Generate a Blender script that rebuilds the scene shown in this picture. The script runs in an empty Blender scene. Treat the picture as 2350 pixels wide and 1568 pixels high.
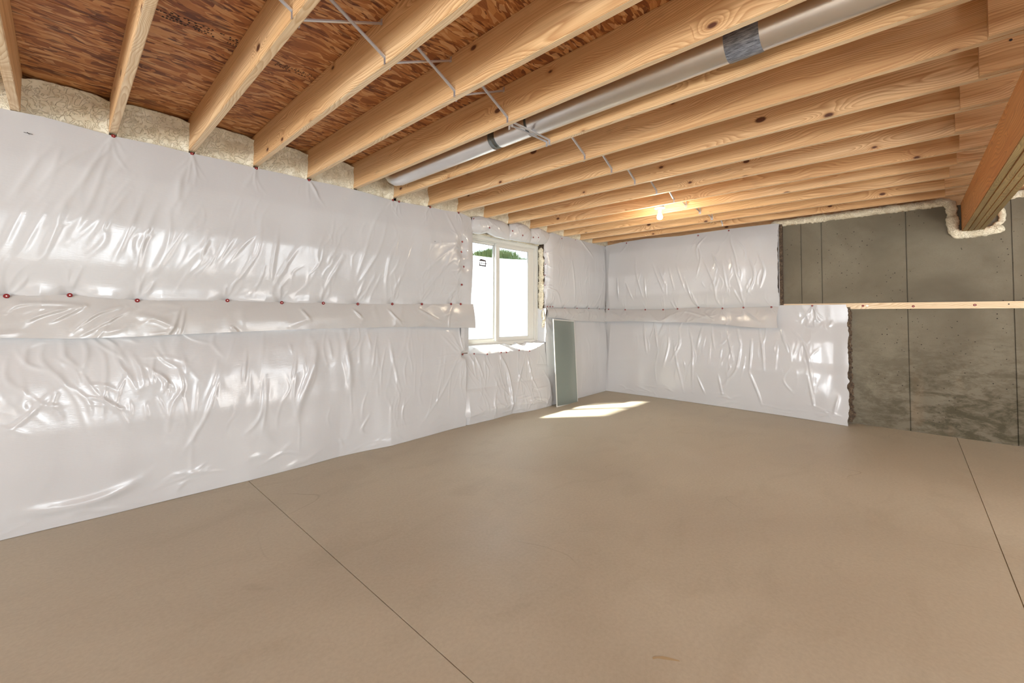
import bpy, bmesh, math, random
import numpy as np
from mathutils import Matrix, Vector
random.seed(7)
RNG = np.random.default_rng(11)
C = bpy.context.scene.collection
scene = bpy.context.scene

# ------------------------------------------------------------------ camera
yaw, pitch, roll = 0.8172, 0.0299, 0.0027
fwd = Vector((math.sin(yaw)*math.cos(pitch), math.cos(yaw)*math.cos(pitch), math.sin(pitch)))
rgt = Vector((math.cos(yaw), -math.sin(yaw), 0)); upv = rgt.cross(fwd)
r2 = rgt*math.cos(roll)+upv*math.sin(roll); u2 = upv*math.cos(roll)-rgt*math.sin(roll)
cam_d = bpy.data.cameras.new('camera'); cam = bpy.data.objects.new('camera', cam_d); C.objects.link(cam)
M = Matrix((r2, u2, -fwd)).transposed().to_4x4(); M.translation = Vector((-6.202, -3.680, 1.239))
cam.matrix_world = M
cam_d.sensor_width = 36.0; cam_d.lens = 969.44/2350*36.0
cam_d.shift_y = (692.56-784)/2350
cam_d.clip_start = 0.02; cam_d.clip_end = 200
scene.camera = cam

# ------------------------------------------------------------------ world, sun, added daylight, exposure
vs = scene.view_settings
vs.view_transform = 'Standard'; vs.look = 'None'; vs.gamma = 1.0; vs.use_curve_mapping = False
vs.exposure = -0.06
world = bpy.data.worlds.new('World'); scene.world = world; world.use_nodes = True
wn = world.node_tree; bg = wn.nodes['Background']
bg.inputs['Color'].default_value = (0.86, 0.93, 1.0, 1); bg.inputs['Strength'].default_value = 8.0
def sun():
    d = bpy.data.lights.new('sun', 'SUN'); d.energy = 26.0; d.angle = 0.05; d.color = (1, 0.96, 0.9)
    o = bpy.data.objects.new('sun', d); C.objects.link(o)
    o.rotation_euler = Vector((0.71, -0.545, -1.0)).to_track_quat('-Z', 'Y').to_euler(); o.location = (-6, 6, 9)
sun()
def daylight_fill(name, loc, direction, sx, sy, power, col):
    d = bpy.data.lights.new(name, 'AREA'); d.shape = 'RECTANGLE'; d.size = sx; d.size_y = sy; d.energy = power; d.color = col
    o = bpy.data.objects.new(name, d); C.objects.link(o); o.location = loc
    o.rotation_euler = Vector(direction).to_track_quat('-Z', 'Y').to_euler()
# daylight stand-ins: area lights added for brightness at unseen openings behind the camera
daylight_fill('rear_door_fill', (-5.6, -8.55, 1.15), (0, 1, 0.30), 0.9, 0.9, 80, (0.93, 0.96, 1.0))
daylight_fill('left_door_fill', (-11.4, -5.6, 1.05), (1, 0.15, 0.25), 1.9, 1.7, 350, (0.93, 0.96, 1.0))
daylight_fill('left_window_fill', (-11.4, -2.4, 1.45), (1, 0, 0.0), 1.1, 1.1, 150, (0.93, 0.96, 1.0))
daylight_fill('right_rear_window_fill', (-2.0, -8.55, 1.35), (0, 1, 0.2), 1.3, 1.1, 60, (0.93, 0.96, 1.0))

# ------------------------------------------------------------------ helpers
def mat(name, col=(.8,.8,.8), rough=.5, metal=0.0, spec=.5):
    m = bpy.data.materials.new(name); m.use_nodes = True
    b = m.node_tree.nodes['Principled BSDF']
    b.inputs['Base Color'].default_value = (*col, 1); b.inputs['Roughness'].default_value = rough
    b.inputs['Metallic'].default_value = metal; b.inputs['Specular IOR Level'].default_value = spec
    return m
class NT:
    def __init__(s, m): s.t = m.node_tree; s.b = s.t.nodes['Principled BSDF']
    def n(s, typ, **kw):
        nd = s.t.nodes.new(typ)
        for k, v in kw.items():
            if k in nd.inputs.keys() if isinstance(k, str) else False: pass
            setattr(nd, k, v)
        return nd
    def l(s, a, b): s.t.links.new(a, b)
    def math(s, op, a, b=None, c=None, clamp=False):
        nd = s.t.nodes.new('ShaderNodeMath'); nd.operation = op; nd.use_clamp = clamp
        for i, v in enumerate((a, b, c)):
            if v is None: continue
            if isinstance(v, (int, float)): nd.inputs[i].default_value = v
            else: s.l(v, nd.inputs[i])
        return nd.outputs[0]
    def vec(s, x, y, z):
        nd = s.t.nodes.new('ShaderNodeCombineXYZ')
        for i, v in enumerate((x, y, z)):
            if isinstance(v, (int, float)): nd.inputs[i].default_value = v
            else: s.l(v, nd.inputs[i])
        return nd.outputs[0]
    def obj(s, rand=True, scale=(1, 1, 1)):
        tc = s.t.nodes.new('ShaderNodeTexCoord'); v = tc.outputs['Object']
        if rand:
            oi = s.t.nodes.new('ShaderNodeObjectInfo')
            r = s.math('MULTIPLY', oi.outputs['Random'], 37.0)
            ad = s.t.nodes.new('ShaderNodeVectorMath'); ad.operation = 'ADD'; s.l(v, ad.inputs[0]); s.l(s.vec(r, s.math('MULTIPLY', r, 1.7), 0.0), ad.inputs[1])
            v2 = ad.outputs[0]
        else: v2 = v
        return v, v2
    def scale(s, v, sc):
        mp = s.t.nodes.new('ShaderNodeMapping'); s.l(v, mp.inputs[0]); mp.inputs['Scale'].default_value = sc; return mp.outputs[0]
    def noise(s, v, scale, detail=3, rough=.5, dist=0.0, col=False):
        nd = s.t.nodes.new('ShaderNodeTexNoise'); s.l(v, nd.inputs['Vector']); nd.inputs['Scale'].default_value = scale
        nd.inputs['Detail'].default_value = detail; nd.inputs['Roughness'].default_value = rough; nd.inputs['Distortion'].default_value = dist
        return nd.outputs['Color' if col else 'Fac']
    def voro(s, v, scale, feature='F1', out='Distance', rnd=1.0, dim='3D'):
        nd = s.t.nodes.new('ShaderNodeTexVoronoi'); nd.voronoi_dimensions = dim; nd.feature = feature; s.l(v, nd.inputs['Vector']); nd.inputs['Scale'].default_value = scale
        nd.inputs['Randomness'].default_value = rnd
        return nd.outputs[out]
    def ramp(s, f, stops, interp='LINEAR'):
        nd = s.t.nodes.new('ShaderNodeValToRGB'); cr = nd.color_ramp; cr.interpolation = interp
        while len(cr.elements) < len(stops): cr.elements.new(.5)
        for e, (p, c) in zip(cr.elements, stops):
            e.position = p; e.color = (*c, 1) if len(c) == 3 else c
        s.l(f, nd.inputs[0]); return nd.outputs[0]
    def rng(s, f, a, b, c=0.0, d=1.0):
        nd = s.t.nodes.new('ShaderNodeMapRange'); s.l(f, nd.inputs[0])
        for i, v in enumerate((a, b, c, d)): nd.inputs[i+1].default_value = v
        return nd.outputs[0]
    def mix(s, f, a, b, typ='MIX'):
        nd = s.t.nodes.new('ShaderNodeMix'); nd.data_type = 'RGBA'; nd.blend_type = typ
        for sock, v in ((nd.inputs[0], f), (nd.inputs[6], a), (nd.inputs[7], b)):
            if isinstance(v, (int, float)): sock.default_value = v
            elif isinstance(v, tuple): sock.default_value = (*v, 1) if len(v) == 3 else v
            else: s.l(v, sock)
        return nd.outputs[2]
    def bump(s, h, strength=.3, dist=.01):
        nd = s.t.nodes.new('ShaderNodeBump'); nd.inputs['Strength'].default_value = strength; nd.inputs['Distance'].default_value = dist
        s.l(h, nd.inputs['Height']); s.l(nd.outputs[0], s.b.inputs['Normal'])
    def base(s, c): s.l(c, s.b.inputs['Base Color'])
    def rough(s, c): s.l(c, s.b.inputs['Roughness'])

def lk(name, me, m, parent=None, smooth=False):
    me.materials.clear()
    if m: me.materials.append(m)
    if smooth: me.polygons.foreach_set('use_smooth', [True]*len(me.polygons))
    o = bpy.data.objects.new(name, me); C.objects.link(o)
    if parent: o.parent = parent
    return o
def frombm(name, bm, m, parent=None, smooth=False):
    bmesh.ops.recalc_face_normals(bm, faces=bm.faces[:])
    me = bpy.data.meshes.new(name); bm.to_mesh(me); bm.free()
    return lk(name, me, m, parent, smooth)
def bx(bm, x0, x1, y0, y1, z0, z1):
    vv = [bm.verts.new((x, y, z)) for x in (x0, x1) for y in (y0, y1) for z in (z0, z1)]
    for f in ((0,1,3,2),(4,6,7,5),(0,4,5,1),(2,3,7,6),(0,2,6,4),(1,5,7,3)): bm.faces.new([vv[i] for i in f])
    return vv
def box(name, a, b, m, parent=None, bevel=0.0):
    """box with its own origin at its centre"""
    c = [(p+q)/2 for p, q in zip(a, b)]
    bm = bmesh.new(); bx(bm, a[0]-c[0], b[0]-c[0], a[1]-c[1], b[1]-c[1], a[2]-c[2], b[2]-c[2])
    if bevel: bmesh.ops.bevel(bm, geom=bm.edges[:], offset=bevel, segments=2, affect='EDGES', clamp_overlap=True)
    o = frombm(name, bm, m, parent)
    o.location = c
    if parent: o.location = Vector(c)-parent.location
    return o
def tag(o, label=None, cat=None, group=None, kind=None):
    if label: o['label'] = label
    if cat: o['category'] = cat
    if group: o['group'] = group
    if kind: o['kind'] = kind
    return o
def empty(name, loc=(0,0,0)):
    o = bpy.data.objects.new(name, None); C.objects.link(o); o.location = loc; o.empty_display_size = .1
    return o
def lathe(bm, prof, seg=20, axis='Z', c=(0,0,0)):
    """prof list of (r, h)"""
    rings = []
    for r, h in prof:
        ring = []
        for k in range(seg):
            a = 2*math.pi*k/seg; p = (r*math.cos(a), r*math.sin(a), h)
            if axis == 'Y': p = (p[0], p[2], p[1])
            if axis == 'X': p = (p[2], p[0], p[1])
            ring.append(bm.verts.new((p[0]+c[0], p[1]+c[1], p[2]+c[2])))
        rings.append(ring)
    for a, b in zip(rings, rings[1:]):
        for k in range(seg): bm.faces.new((a[k], a[(k+1) % seg], b[(k+1) % seg], b[k]))
    for ring in (rings[0], rings[-1]):
        try: bm.faces.new(ring)
        except Exception: pass
def prism(bm, poly, axis, a0, a1):
    """extrude polygon (2D) along axis"""
    def P(p, h):
        return {'X': (h, p[0], p[1]), 'Y': (p[0], h, p[1]), 'Z': (p[0], p[1], h)}[axis]
    A = [bm.verts.new(P(p, a0)) for p in poly]; B = [bm.verts.new(P(p, a1)) for p in poly]
    bm.faces.new(A); bm.faces.new(B[::-1])
    for i in range(len(poly)):
        j = (i+1) % len(poly); bm.faces.new((A[i], B[i], B[j], A[j]))

# ------------------------------------------------------------------ materials
def m_wood(name, cols, rough=.62, grain=1.0, knots=True):
    m = mat(name, rough=rough); t = NT(m)
    v, v2 = t.obj()
    sep = t.t.nodes.new('ShaderNodeSeparateXYZ'); t.l(v2, sep.inputs[0]); sl = t.t.nodes.new('ShaderNodeSeparateXYZ'); t.l(v, sl.inputs[0])
    warp = t.noise(t.scale(v2, (2.2, .55, 2.2)), 1.6, 2, .5)
    # knots
    kv = t.vec(t.math('MULTIPLY', sep.outputs[1], 2.0), t.math('ADD', t.math('MULTIPLY', sl.outputs[2], 3.6), sep.outputs[0]), 0.0)
    kd = t.voro(kv, 1.25, 'F1', 'Distance', 1.0, '2D')
    kn = t.voro(kv, 1.25, 'F1', 'Color', 1.0, '2D')
    ks = t.t.nodes.new('ShaderNodeSeparateColor'); t.l(kn, ks.inputs[0])
    keep = t.math('GREATER_THAN', ks.outputs[0], .62)
    size = t.math('MULTIPLY_ADD', ks.outputs[1], .05, .028)
    near = t.math('MULTIPLY', t.rng(kd, 0.0, .42, 1.0, 0.0), keep)
    near2 = t.math('POWER', near, 2.2)
    zc = t.math('ADD', t.math('MULTIPLY', sl.outputs[2], 1.0), t.math('MULTIPLY_ADD', warp, .34, -.10))
    xc = t.math('MULTIPLY_ADD', sl.outputs[0], 1.0, .045)
    rr = t.math('SQRT', t.math('ADD', t.math('MULTIPLY', zc, zc), t.math('MULTIPLY', xc, xc)))
    rr = t.math('ADD', rr, t.math('MULTIPLY', near2, .055))
    fine = t.noise(t.scale(v2, (30, 1.2, 30)), 1.5, 3, .6); 
    ph = t.math('MULTIPLY_ADD', fine, .25, t.math('MULTIPLY', rr, 118.0*grain))
    fr = t.math('FRACT', ph)
    saw = t.math('POWER', fr, 1.5)
    saw = t.math('MULTIPLY', saw, t.rng(fr, 1.0, .86, 0.0, 1.0))
    big = t.noise(t.scale(v2, (3, .35, 5)), 1.4, 3, .55)
    base = t.ramp(big, [(.34, cols[0]), (.5, cols[1]), (.66, cols[2])])
    col = t.mix(t.math('MULTIPLY', saw, .85), base, cols[3])
    streak = t.noise(t.scale(v2, (60, 1.0, 60)), 2.0, 2, .6)
    col = t.mix(t.rng(streak, .42, .72, 0, .5), col, cols[3])
    if knots:
        rim = t.math('MULTIPLY', t.rng(t.math('SUBTRACT', kd, size), .02, -.012, 0, 1), keep)
        col = t.mix(t.math('MULTIPLY', t.rng(near, .72, .9, 0, .55), 1.0), col, cols[3])
        col = t.mix(rim, col, (.10, .032, .012))
    # scuffs: darker grey brown smudges
    sm = t.noise(t.scale(v2, (2, 1.3, 4)), 2.3, 4, .6)
    col = t.mix(t.rng(sm, .62, .74, 0, .28), col, (.20, .13, .075))
    t.base(col)
    t.bump(t.math('ADD', saw, streak), .10, .004)
    return m
PINE = m_wood('pine', ((.70,.435,.205), (.79,.525,.265), (.85,.61,.345), (.42,.19,.065)))
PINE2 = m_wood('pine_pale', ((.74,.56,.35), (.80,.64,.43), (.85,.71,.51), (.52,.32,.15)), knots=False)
GIRD = m_wood('girder_wood', ((.66,.27,.075), (.73,.33,.10), (.76,.37,.13), (.40,.14,.035)), rough=.5, grain=.7, knots=False)
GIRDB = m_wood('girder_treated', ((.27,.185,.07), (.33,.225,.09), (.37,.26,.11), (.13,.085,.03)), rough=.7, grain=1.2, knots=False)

def m_osb():
    m = mat('osb', rough=.55); t = NT(m); v, v2 = t.obj()
    wob = t.noise(t.scale(v2, (1.5, 3, 1)), 2.0, 2, .5, col=True)
    ad = t.t.nodes.new('ShaderNodeVectorMath'); ad.operation = 'MULTIPLY_ADD'; t.l(wob, ad.inputs[0]); ad.inputs[1].default_value = (.10, .16, 0); t.l(v2, ad.inputs[2])
    w = ad.outputs[0]
    a = t.voro(t.scale(w, (10, 40, 1)), 1.0, 'F1', 'Color'); b = t.voro(t.scale(w, (22, 84, 1)), 1.0, 'F1', 'Color')
    s1 = t.t.nodes.new('ShaderNodeSeparateColor'); t.l(a, s1.inputs[0]); s2 = t.t.nodes.new('ShaderNodeSeparateColor'); t.l(b, s2.inputs[0])
    pick = t.math('GREATER_THAN', s1.outputs[1], .5)
    val = t.math('ADD', t.math('MULTIPLY', s1.outputs[0], t.math('SUBTRACT', 1.0, pick)), t.math('MULTIPLY', s2.outputs[0], pick))
    st = t.noise(t.scale(w, (16, 260, 1)), 1.0, 3, .6)
    val2 = t.math('ADD', t.math('MULTIPLY', val, .66), t.math('MULTIPLY', st, .36))
    big = t.noise(v2, 1.6, 3, .5)
    val2 = t.math('ADD', val2, t.math('MULTIPLY_ADD', big, .3, -.15))
    c = t.ramp(val2, [(.12, (.12,.032,.010)), (.33, (.30,.098,.025)), (.52, (.45,.175,.050)), (.70, (.57,.265,.090)), (.90, (.74,.44,.21))])
    fl = t.voro(t.scale(w, (14, 55, 3)), 1.0, 'F1', 'Color'); s3 = t.t.nodes.new('ShaderNodeSeparateColor'); t.l(fl, s3.inputs[0]); c = t.mix(t.math('MULTIPLY', t.math('LESS_THAN', s3.outputs[0], .06), .6), c, (.085,.022,.010)); c = t.mix(t.math('MULTIPLY', t.math('GREATER_THAN', s3.outputs[0], .90), .6), c, (.72,.42,.20))
    t.base(c); t.bump(val2, .35, .006); return m
OSB = m_osb()

def m_film(k=(1, 1, 1)):
    m = mat('white_poly_film', rough=.27, spec=.5); t = NT(m)
    v, v2 = t.obj(rand=False)
    big = t.noise(v, .9, 3, .5)
    t.base(t.ramp(big, [(.35, (.48*k[0],.47*k[1],.465*k[2])), (.65, (.515*k[0],.51*k[1],.505*k[2]))]))
    f = t.noise(t.scale(v, (8, 8, 60)), 3.0, 3, .6)
    g = t.noise(t.scale(v, (3, 3, 1.2)), 6.0, 2, .5)
    t.rough(t.rng(t.noise(v, 2.0, 3, .5), .3, .7, .14, .22))
    t.bump(t.math('ADD', t.math('MULTIPLY', f, .55), g), .15, .005)
    return m
FILM = m_film()
FILM2 = m_film((.92, .90, .87)); FILM2.name = 'white_poly_film_flap'

def m_foam():
    m = mat('spray_foam', rough=.75); t = NT(m); v, v2 = t.obj(rand=False)
    a = t.noise(v, 14.0, 3, .5, .8); w = t.noise(v, 17, 2, .5, 1.6); d = t.math('ABSOLUTE', t.math('SUBTRACT', t.math('FRACT', t.math('MULTIPLY', w, 5.0)), .5))
    c = t.ramp(a, [(.30, (.62,.53,.37)), (.5, (.68,.60,.44)), (.7, (.74,.67,.52))]); c = t.mix(t.rng(d, .0, .10, .42, 0), c, (.40,.30,.16)); t.base(c)
    t.bump(t.math('ADD', t.math('MULTIPLY', a, .6), t.rng(d, 0, .16, 0, .5)), .8, .008); return m
FOAM = m_foam()

def m_concrete_floor():
    m = mat('floor_concrete', rough=.55, spec=.35); t = NT(m); tc = t.t.nodes.new('ShaderNodeNewGeometry'); v = tc.outputs['Position']
    a = t.noise(v, .55, 5, .55, .6); b = t.noise(t.scale(v, (1.6, 3.2, 1)), 1.3, 5, .6, .8); f = t.noise(v, 60, 3, .6)
    base = t.ramp(a, [(.32, (.46,.40,.30)), (.5, (.515,.455,.345)), (.68, (.565,.51,.395))])
    base = t.mix(t.rng(b, .52, .74, 0, .32), base, (.37,.315,.225))
    base = t.mix(t.rng(t.noise(v, 1.1, 3, .5, .3), .55, .75, 0, .35), base, (.58,.53,.42))
    # faint hairline swirls from the trowel
    sw = t.noise(v, .8, 2, .5, .4); d = t.math('ABSOLUTE', t.math('SUBTRACT', t.math('FRACT', t.math('MULTIPLY', sw, 5.0)), .5))
    base = t.mix(t.math('MULTIPLY', t.rng(d, .0, .012, 1, 0), t.rng(t.noise(v, 1.7, 2, .5), .55, .7, 0, .35)), base, (.20,.14,.09))
    base = t.mix(t.rng(f, .35, .7, .0, .16), base, (.22,.16,.10))
    t.base(base); t.rough(t.rng(a, .3, .7, .42, .62)); t.bump(t.math('ADD', f, b), .08, .004); return m
CFLOOR = m_concrete_floor()

def m_concrete_wall():
    m = mat('wall_concrete', rough=.8, spec=.3); t = NT(m); tc = t.t.nodes.new('ShaderNodeNewGeometry'); v = tc.outputs['Position']
    sp = t.t.nodes.new('ShaderNodeSeparateXYZ'); t.l(v, sp.inputs[0])
    a = t.noise(v, 1.1, 4, .55, .5); f = t.noise(v, 90, 3, .65)
    base = t.ramp(a, [(.30, (.105,.087,.058)), (.5, (.150,.126,.087)), (.7, (.195,.168,.120))])
    base = t.mix(t.rng(f, .4, .75, 0, .25), base, (.12,.10,.065))
    # damp, mossy staining low on the wall: horizontal wisps, denser toward the right
    s1 = t.noise(t.scale(v, (1, 1.6, 3.2)), 2.1, 6, .68, .7)
    s2 = t.noise(t.scale(v, (1, 5, 11)), 2.2, 5, .7, .8)
    low = t.math('MULTIPLY', t.rng(sp.outputs[2], 1.20, .35, 0, 1), t.rng(sp.outputs[1], -3.2, -4.0, .45, 1))
    st = t.math('MULTIPLY', low, t.rng(t.math('ADD', s1, t.math('MULTIPLY_ADD', s2, .6, -.30)), .40, .60, 0, 1))
    base = t.mix(t.math('MULTIPLY', st, .80), base, (.042,.034,.014))
    sm = t.math('MULTIPLY', t.rng(s2, .58, .72, 0, .5), t.rng(s1, .4, .6, 0, 1))
    base = t.mix(sm, base, (.12,.095,.055))
    # rust tinge
    ru = t.noise(t.scale(v, (1, 2.2, .8)), 1.3, 3, .5); base = t.mix(t.math('MULTIPLY', t.rng(ru, .58, .72, 0, .4), low), base, (.27,.15,.07))
    # bug holes
    hv = t.scale(v, (1, 1, 1)); hd = t.voro(hv, 26); hc = t.voro(hv, 26, 'F1', 'Color'); sc = t.t.nodes.new('ShaderNodeSeparateColor'); t.l(hc, sc.inputs[0])
    patch = t.rng(t.noise(v, 1.7, 2, .5), .42, .55, .03, .5)
    hole = t.math('MULTIPLY', t.math('LESS_THAN', hd, t.math('MULTIPLY_ADD', sc.outputs[1], .10, .05)), t.math('LESS_THAN', sc.outputs[0], patch))
    base = t.mix(hole, base, (.035,.028,.02))
    t.base(base); t.bump(t.math('SUBTRACT', t.math('MULTIPLY', f, .4), hole), .35, .006); return m
CWALL = m_concrete_wall()
def m_galv():
    m = mat('galvanized_steel', (.60,.60,.60), .30, 1.0); t = NT(m); v, v2 = t.obj(rand=False)
    a = t.noise(v, 7, 3, .5); t.base(t.ramp(a, [(.3, (.80,.795,.79)), (.7, (.84,.835,.83))])); t.b.inputs['Roughness'].default_value = .33; return m
GALV = m_galv()
STEEL = mat('strap_steel', (.62,.63,.67), .40, .85)
DARK = mat('dark_gap', (.03,.026,.02), .9)
RED = mat('red_plastic', (.19,.010,.010), .5, 0, .25)
REDC = mat('nail_head_steel', (.62,.55,.5), .35, .8)
VINYL = mat('white_vinyl', (.60,.59,.54), .35)
GASKET = mat('grey_gasket', (.35,.35,.33), .6)
PORC = mat('white_porcelain', (.85,.83,.78), .25)
INK = mat('black_ink', (.03,.02,.018), .8)
INKG = mat('grey_print', (.20,.20,.23), .8)
INKD = mat('brown_print', (.04,.03,.03), .8)
def m_batt():
    m = mat('fibreglass_batt', rough=.95); t = NT(m); v, _ = t.obj(rand=False)
    a = t.noise(t.scale(v, (1, 1, 1)), 45, 4, .7); t.base(t.ramp(a, [(.35, (.035,.022,.014)), (.6, (.13,.085,.05)), (.75, (.35,.27,.16))])); t.bump(a, .8, .01); return m
BATT = m_batt()
def m_tape():
    m = mat('duct_tape', (.22,.24,.28), .38, .3); t = NT(m); v, _ = t.obj(rand=False)
    a = t.noise(t.scale(v, (60, 8, 60)), 3, 3, .6); t.base(t.ramp(a, [(.35, (.10,.11,.13)), (.65, (.34,.37,.43))])); t.bump(a, .6, .004); return m
TAPE = m_tape()
def m_glass():
    m = bpy.data.materials.new('window_glass'); m.use_nodes = True; nt = m.node_tree; nt.nodes.clear()
    o = nt.nodes.new('ShaderNodeOutputMaterial'); mx = nt.nodes.new('ShaderNodeMixShader'); tr = nt.nodes.new('ShaderNodeBsdfTransparent'); gl = nt.nodes.new('ShaderNodeBsdfGlossy')
    mx.inputs[0].default_value = .05
    tr.inputs[0].default_value = (.96,.98,.97,1); gl.inputs['Roughness'].default_value = .03
    nt.links.new(tr.outputs[0], mx.inputs[1]); nt.links.new(gl.outputs[0], mx.inputs[2]); nt.links.new(mx.outputs[0], o.inputs[0]); return m
GLASS = m_glass()
def m_screen():
    m = bpy.data.materials.new('insect_mesh'); m.use_nodes = True; nt = m.node_tree; nt.nodes.clear()
    o = nt.nodes.new('ShaderNodeOutputMaterial'); mx = nt.nodes.new('ShaderNodeMixShader'); tr = nt.nodes.new('ShaderNodeBsdfTransparent')
    df = nt.nodes.new('ShaderNodeBsdfDiffuse'); df.inputs[0].default_value = (.225,.255,.225,1); mx.inputs[0].default_value = .60
    nt.links.new(tr.outputs[0], mx.inputs[1]); nt.links.new(df.outputs[0], mx.inputs[2]); nt.links.new(mx.outputs[0], o.inputs[0]); return m
SCREEN = m_screen()
def m_grass():
    m = mat('grass', rough=.8); t = NT(m); v, _ = t.obj(rand=False); a = t.noise(v, 9, 4, .7)
    t.base(t.ramp(a, [(.35, (.05,.085,.022)), (.6, (.075,.115,.035)), (.75, (.095,.12,.055))])); return m
GRASS = m_grass()
def m_well():
    m = mat('window_well_fibreglass', (.86,.87,.88), .6); t = NT(m); v, _ = t.obj(rand=False)
    a = t.noise(t.scale(v, (1, 1, 2.5)), 5, 5, .65); t.base(t.ramp(a, [(.35, (.72,.74,.78)), (.6, (.88,.89,.90))])); t.bump(a, .6, .03); return m
WELL = m_well()
# ------------------------------------------------------------------ constants (metres)
HJ = 2.387; ZC = 2.622; XR = 0.05; YB = 0.09; YREAR = -8.7; XLEFT = -11.6
JX = [-6.390, -5.985, -5.578, -5.176, -4.774, -4.366, -3.957, -3.545, -3.150, -2.745, -2.325, -1.905, -1.545, -1.145, -.725, -.350]
TJ = .038

# ------------------------------------------------------------------ floor: slabs with saw-cut joints
floor = box('floor', (XLEFT, YREAR, -.16), (XR+.2, YB+.2, -.005), CFLOOR); tag(floor, kind='structure')
def slab(x0, x1, y0, y1):
    o = box('slab', (x0, y0, -.005), (x1, y1, 0.0), CFLOOR, floor)
for x0, x1 in ((XLEFT, -8.6), (-8.597, -5.2275), (-5.2235, XR+.2)):
    for y0, y1 in ((YREAR, -4.017), (-4.013, YB+.2)): slab(x0, x1, y0, y1)

# ------------------------------------------------------------------ ceiling: OSB subfloor sheets
ceiling = box('ceiling', (XLEFT, YREAR-.2, ZC+.022), (XR+.3, YB+.25, ZC+.05), DARK); tag(ceiling, kind='structure')
ys = [YB+.2, -.927] + [-.927-1.219*k for k in range(1, 7)] + [YREAR]
for r, (ya, yb) in enumerate(zip(ys, ys[1:])):
    if ya-yb < .05: continue
    x = XLEFT - (0 if r % 2 else 1.219)
    while x < XR+.2:
        xa, xb = max(x, XLEFT)+.001, min(x+2.438, XR+.2)-.001
        if xb-xa > .05:
            dz = random.uniform(-.0012, .0012)
            box('osb_panel', (xa, yb+.004, ZC+dz), (xb, ya-.004, ZC+.018), OSB, ceiling)
        x += 2.438
stamp_parent = None
def stamp(x0, x1, y0, y1, rows, dense):
    bm = bmesh.new(); rr = random.Random(5)
    for k in range(rows):
        y = y0+(y1-y0)*(k+.5)/rows; x = x0+rr.uniform(0, .02); h = (y1-y0)/rows*.55
        while x < x1:
            w = rr.uniform(.004, .012)
            if rr.random() < dense: bx(bm, x, x+w, y-h/2, y+h/2*rr.uniform(.2, 1), ZC-.0022, ZC-.0017)
            x += w+rr.uniform(.003, .008)
    o = frombm('ink_stamp', bm, INK, ceiling); o.location = -ceiling.location; o['kind'] = 'stuff'
stamp(-5.95, -5.62, -1.24, -1.165, 4, .55); stamp(-5.44, -5.24, -1.19, -1.135, 4, .7); stamp(-5.60, -5.50, -1.12, -1.11, 1, .5)

# ------------------------------------------------------------------ back wall (window wall)
WX0, WX1, WZ0, WZ1 = -3.20, -1.64, .845, 2.215
bm = bmesh.new()
for a in ((XLEFT, WX0, YB, YB+.2, -.012, 2.35), (WX1, XR+.2, YB, YB+.2, -.012, 2.35), (WX0, WX1, YB, YB+.2, -.012, WZ0), (WX0, WX1, YB, YB+.2, WZ1, 2.35)): bx(bm, *a)
wall_back = frombm('wall_back', bm, CWALL); tag(wall_back, kind='structure')
bm = bmesh.new(); bx(bm, XLEFT, XR+.2, YB, YB+.14, 2.35, HJ); frombm('sill_plate', bm, PINE, wall_back)
bm = bmesh.new(); bx(bm, XLEFT, XR+.2, YB+.105, YB+.14, HJ, ZC+.02); frombm('rim_board', bm, PINE, wall_back)

# ------------------------------------------------------------------ right wall (poured concrete with form lines)
wall_right = box('wall_right', (XR+.012, YREAR, -.012), (XR+.2, YB+.2, 2.37), DARK); tag(wall_right, kind='structure')
wall_right.data.materials[0] = CWALL
wall_right.location.x += .0
edges = [YB, -.62, -1.23, -1.84, -2.725, -2.93, -3.675, -4.42, -5.03, -5.64, -6.25, -6.86, -7.47, -8.08, YREAR]
for a, b in zip(edges, edges[1:]):
    ya, yb = a-.004, b+.004; bm = bmesh.new()
    if abs(a+3.675) < .01:
        prism(bm, [(ya, -.012), (ya, 2.37), (-4.035, 2.37), (-4.035, 2.075), (-4.335, 2.075), (-4.335, 2.37), (yb, 2.37), (yb, -.012)], 'X', XR-random.uniform(0, .0015), XR+.012)
    else: bx(bm, XR-random.uniform(0, .002), XR+.012, yb, ya, -.012, 2.37)
    frombm('wall_panel', bm, CWALL, wall_right).location = -wall_right.location
bm = bmesh.new(); bx(bm, XR+.02, XR+.16, YREAR, YB, 2.37, 2.41); bx(bm, XR+.06, XR+.10, YREAR, YB, 2.41, ZC+.02)
frombm('sill_plate', bm, PINE, wall_right).location = -wall_right.location

# ------------------------------------------------------------------ left and rear walls behind the camera, with unseen openings added for the daylight stand-ins
bm = bmesh.new()
for a in ((-6.6, -4.6, 2.1, 2.40), (YREAR, -6.6, -.012, 2.40), (-4.6, -2.95, -.012, 2.40), (-2.95, -1.85, -.012, .95), (-2.95, -1.85, 2.0, 2.40), (-1.85, YB+.2, -.012, 2.40)): bx(bm, XLEFT-.2, XLEFT, *a)
bx(bm, XLEFT-.2, XLEFT, YREAR, YB+.2, 2.40, ZC+.05)
wall_left = frombm('wall_left', bm, CWALL); tag(wall_left, kind='structure')
bm = bmesh.new()
for a in ((XLEFT, -6.85, -.012, 2.40), (-4.35, -2.8, -.012, 2.40), (-1.2, XR+.2, -.012, 2.40), (-6.85, -4.35, 2.2, 2.40), (-2.8, -1.2, -.012, .85), (-2.8, -1.2, 2.15, 2.40)): bx(bm, a[0], a[1], YREAR-.2, YREAR, a[2], a[3])
bx(bm, XLEFT, XR+.2, YREAR-.2, YREAR, 2.40, ZC+.05)
wall_rear = frombm('wall_rear', bm, CWALL); tag(wall_rear, kind='structure')
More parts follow.
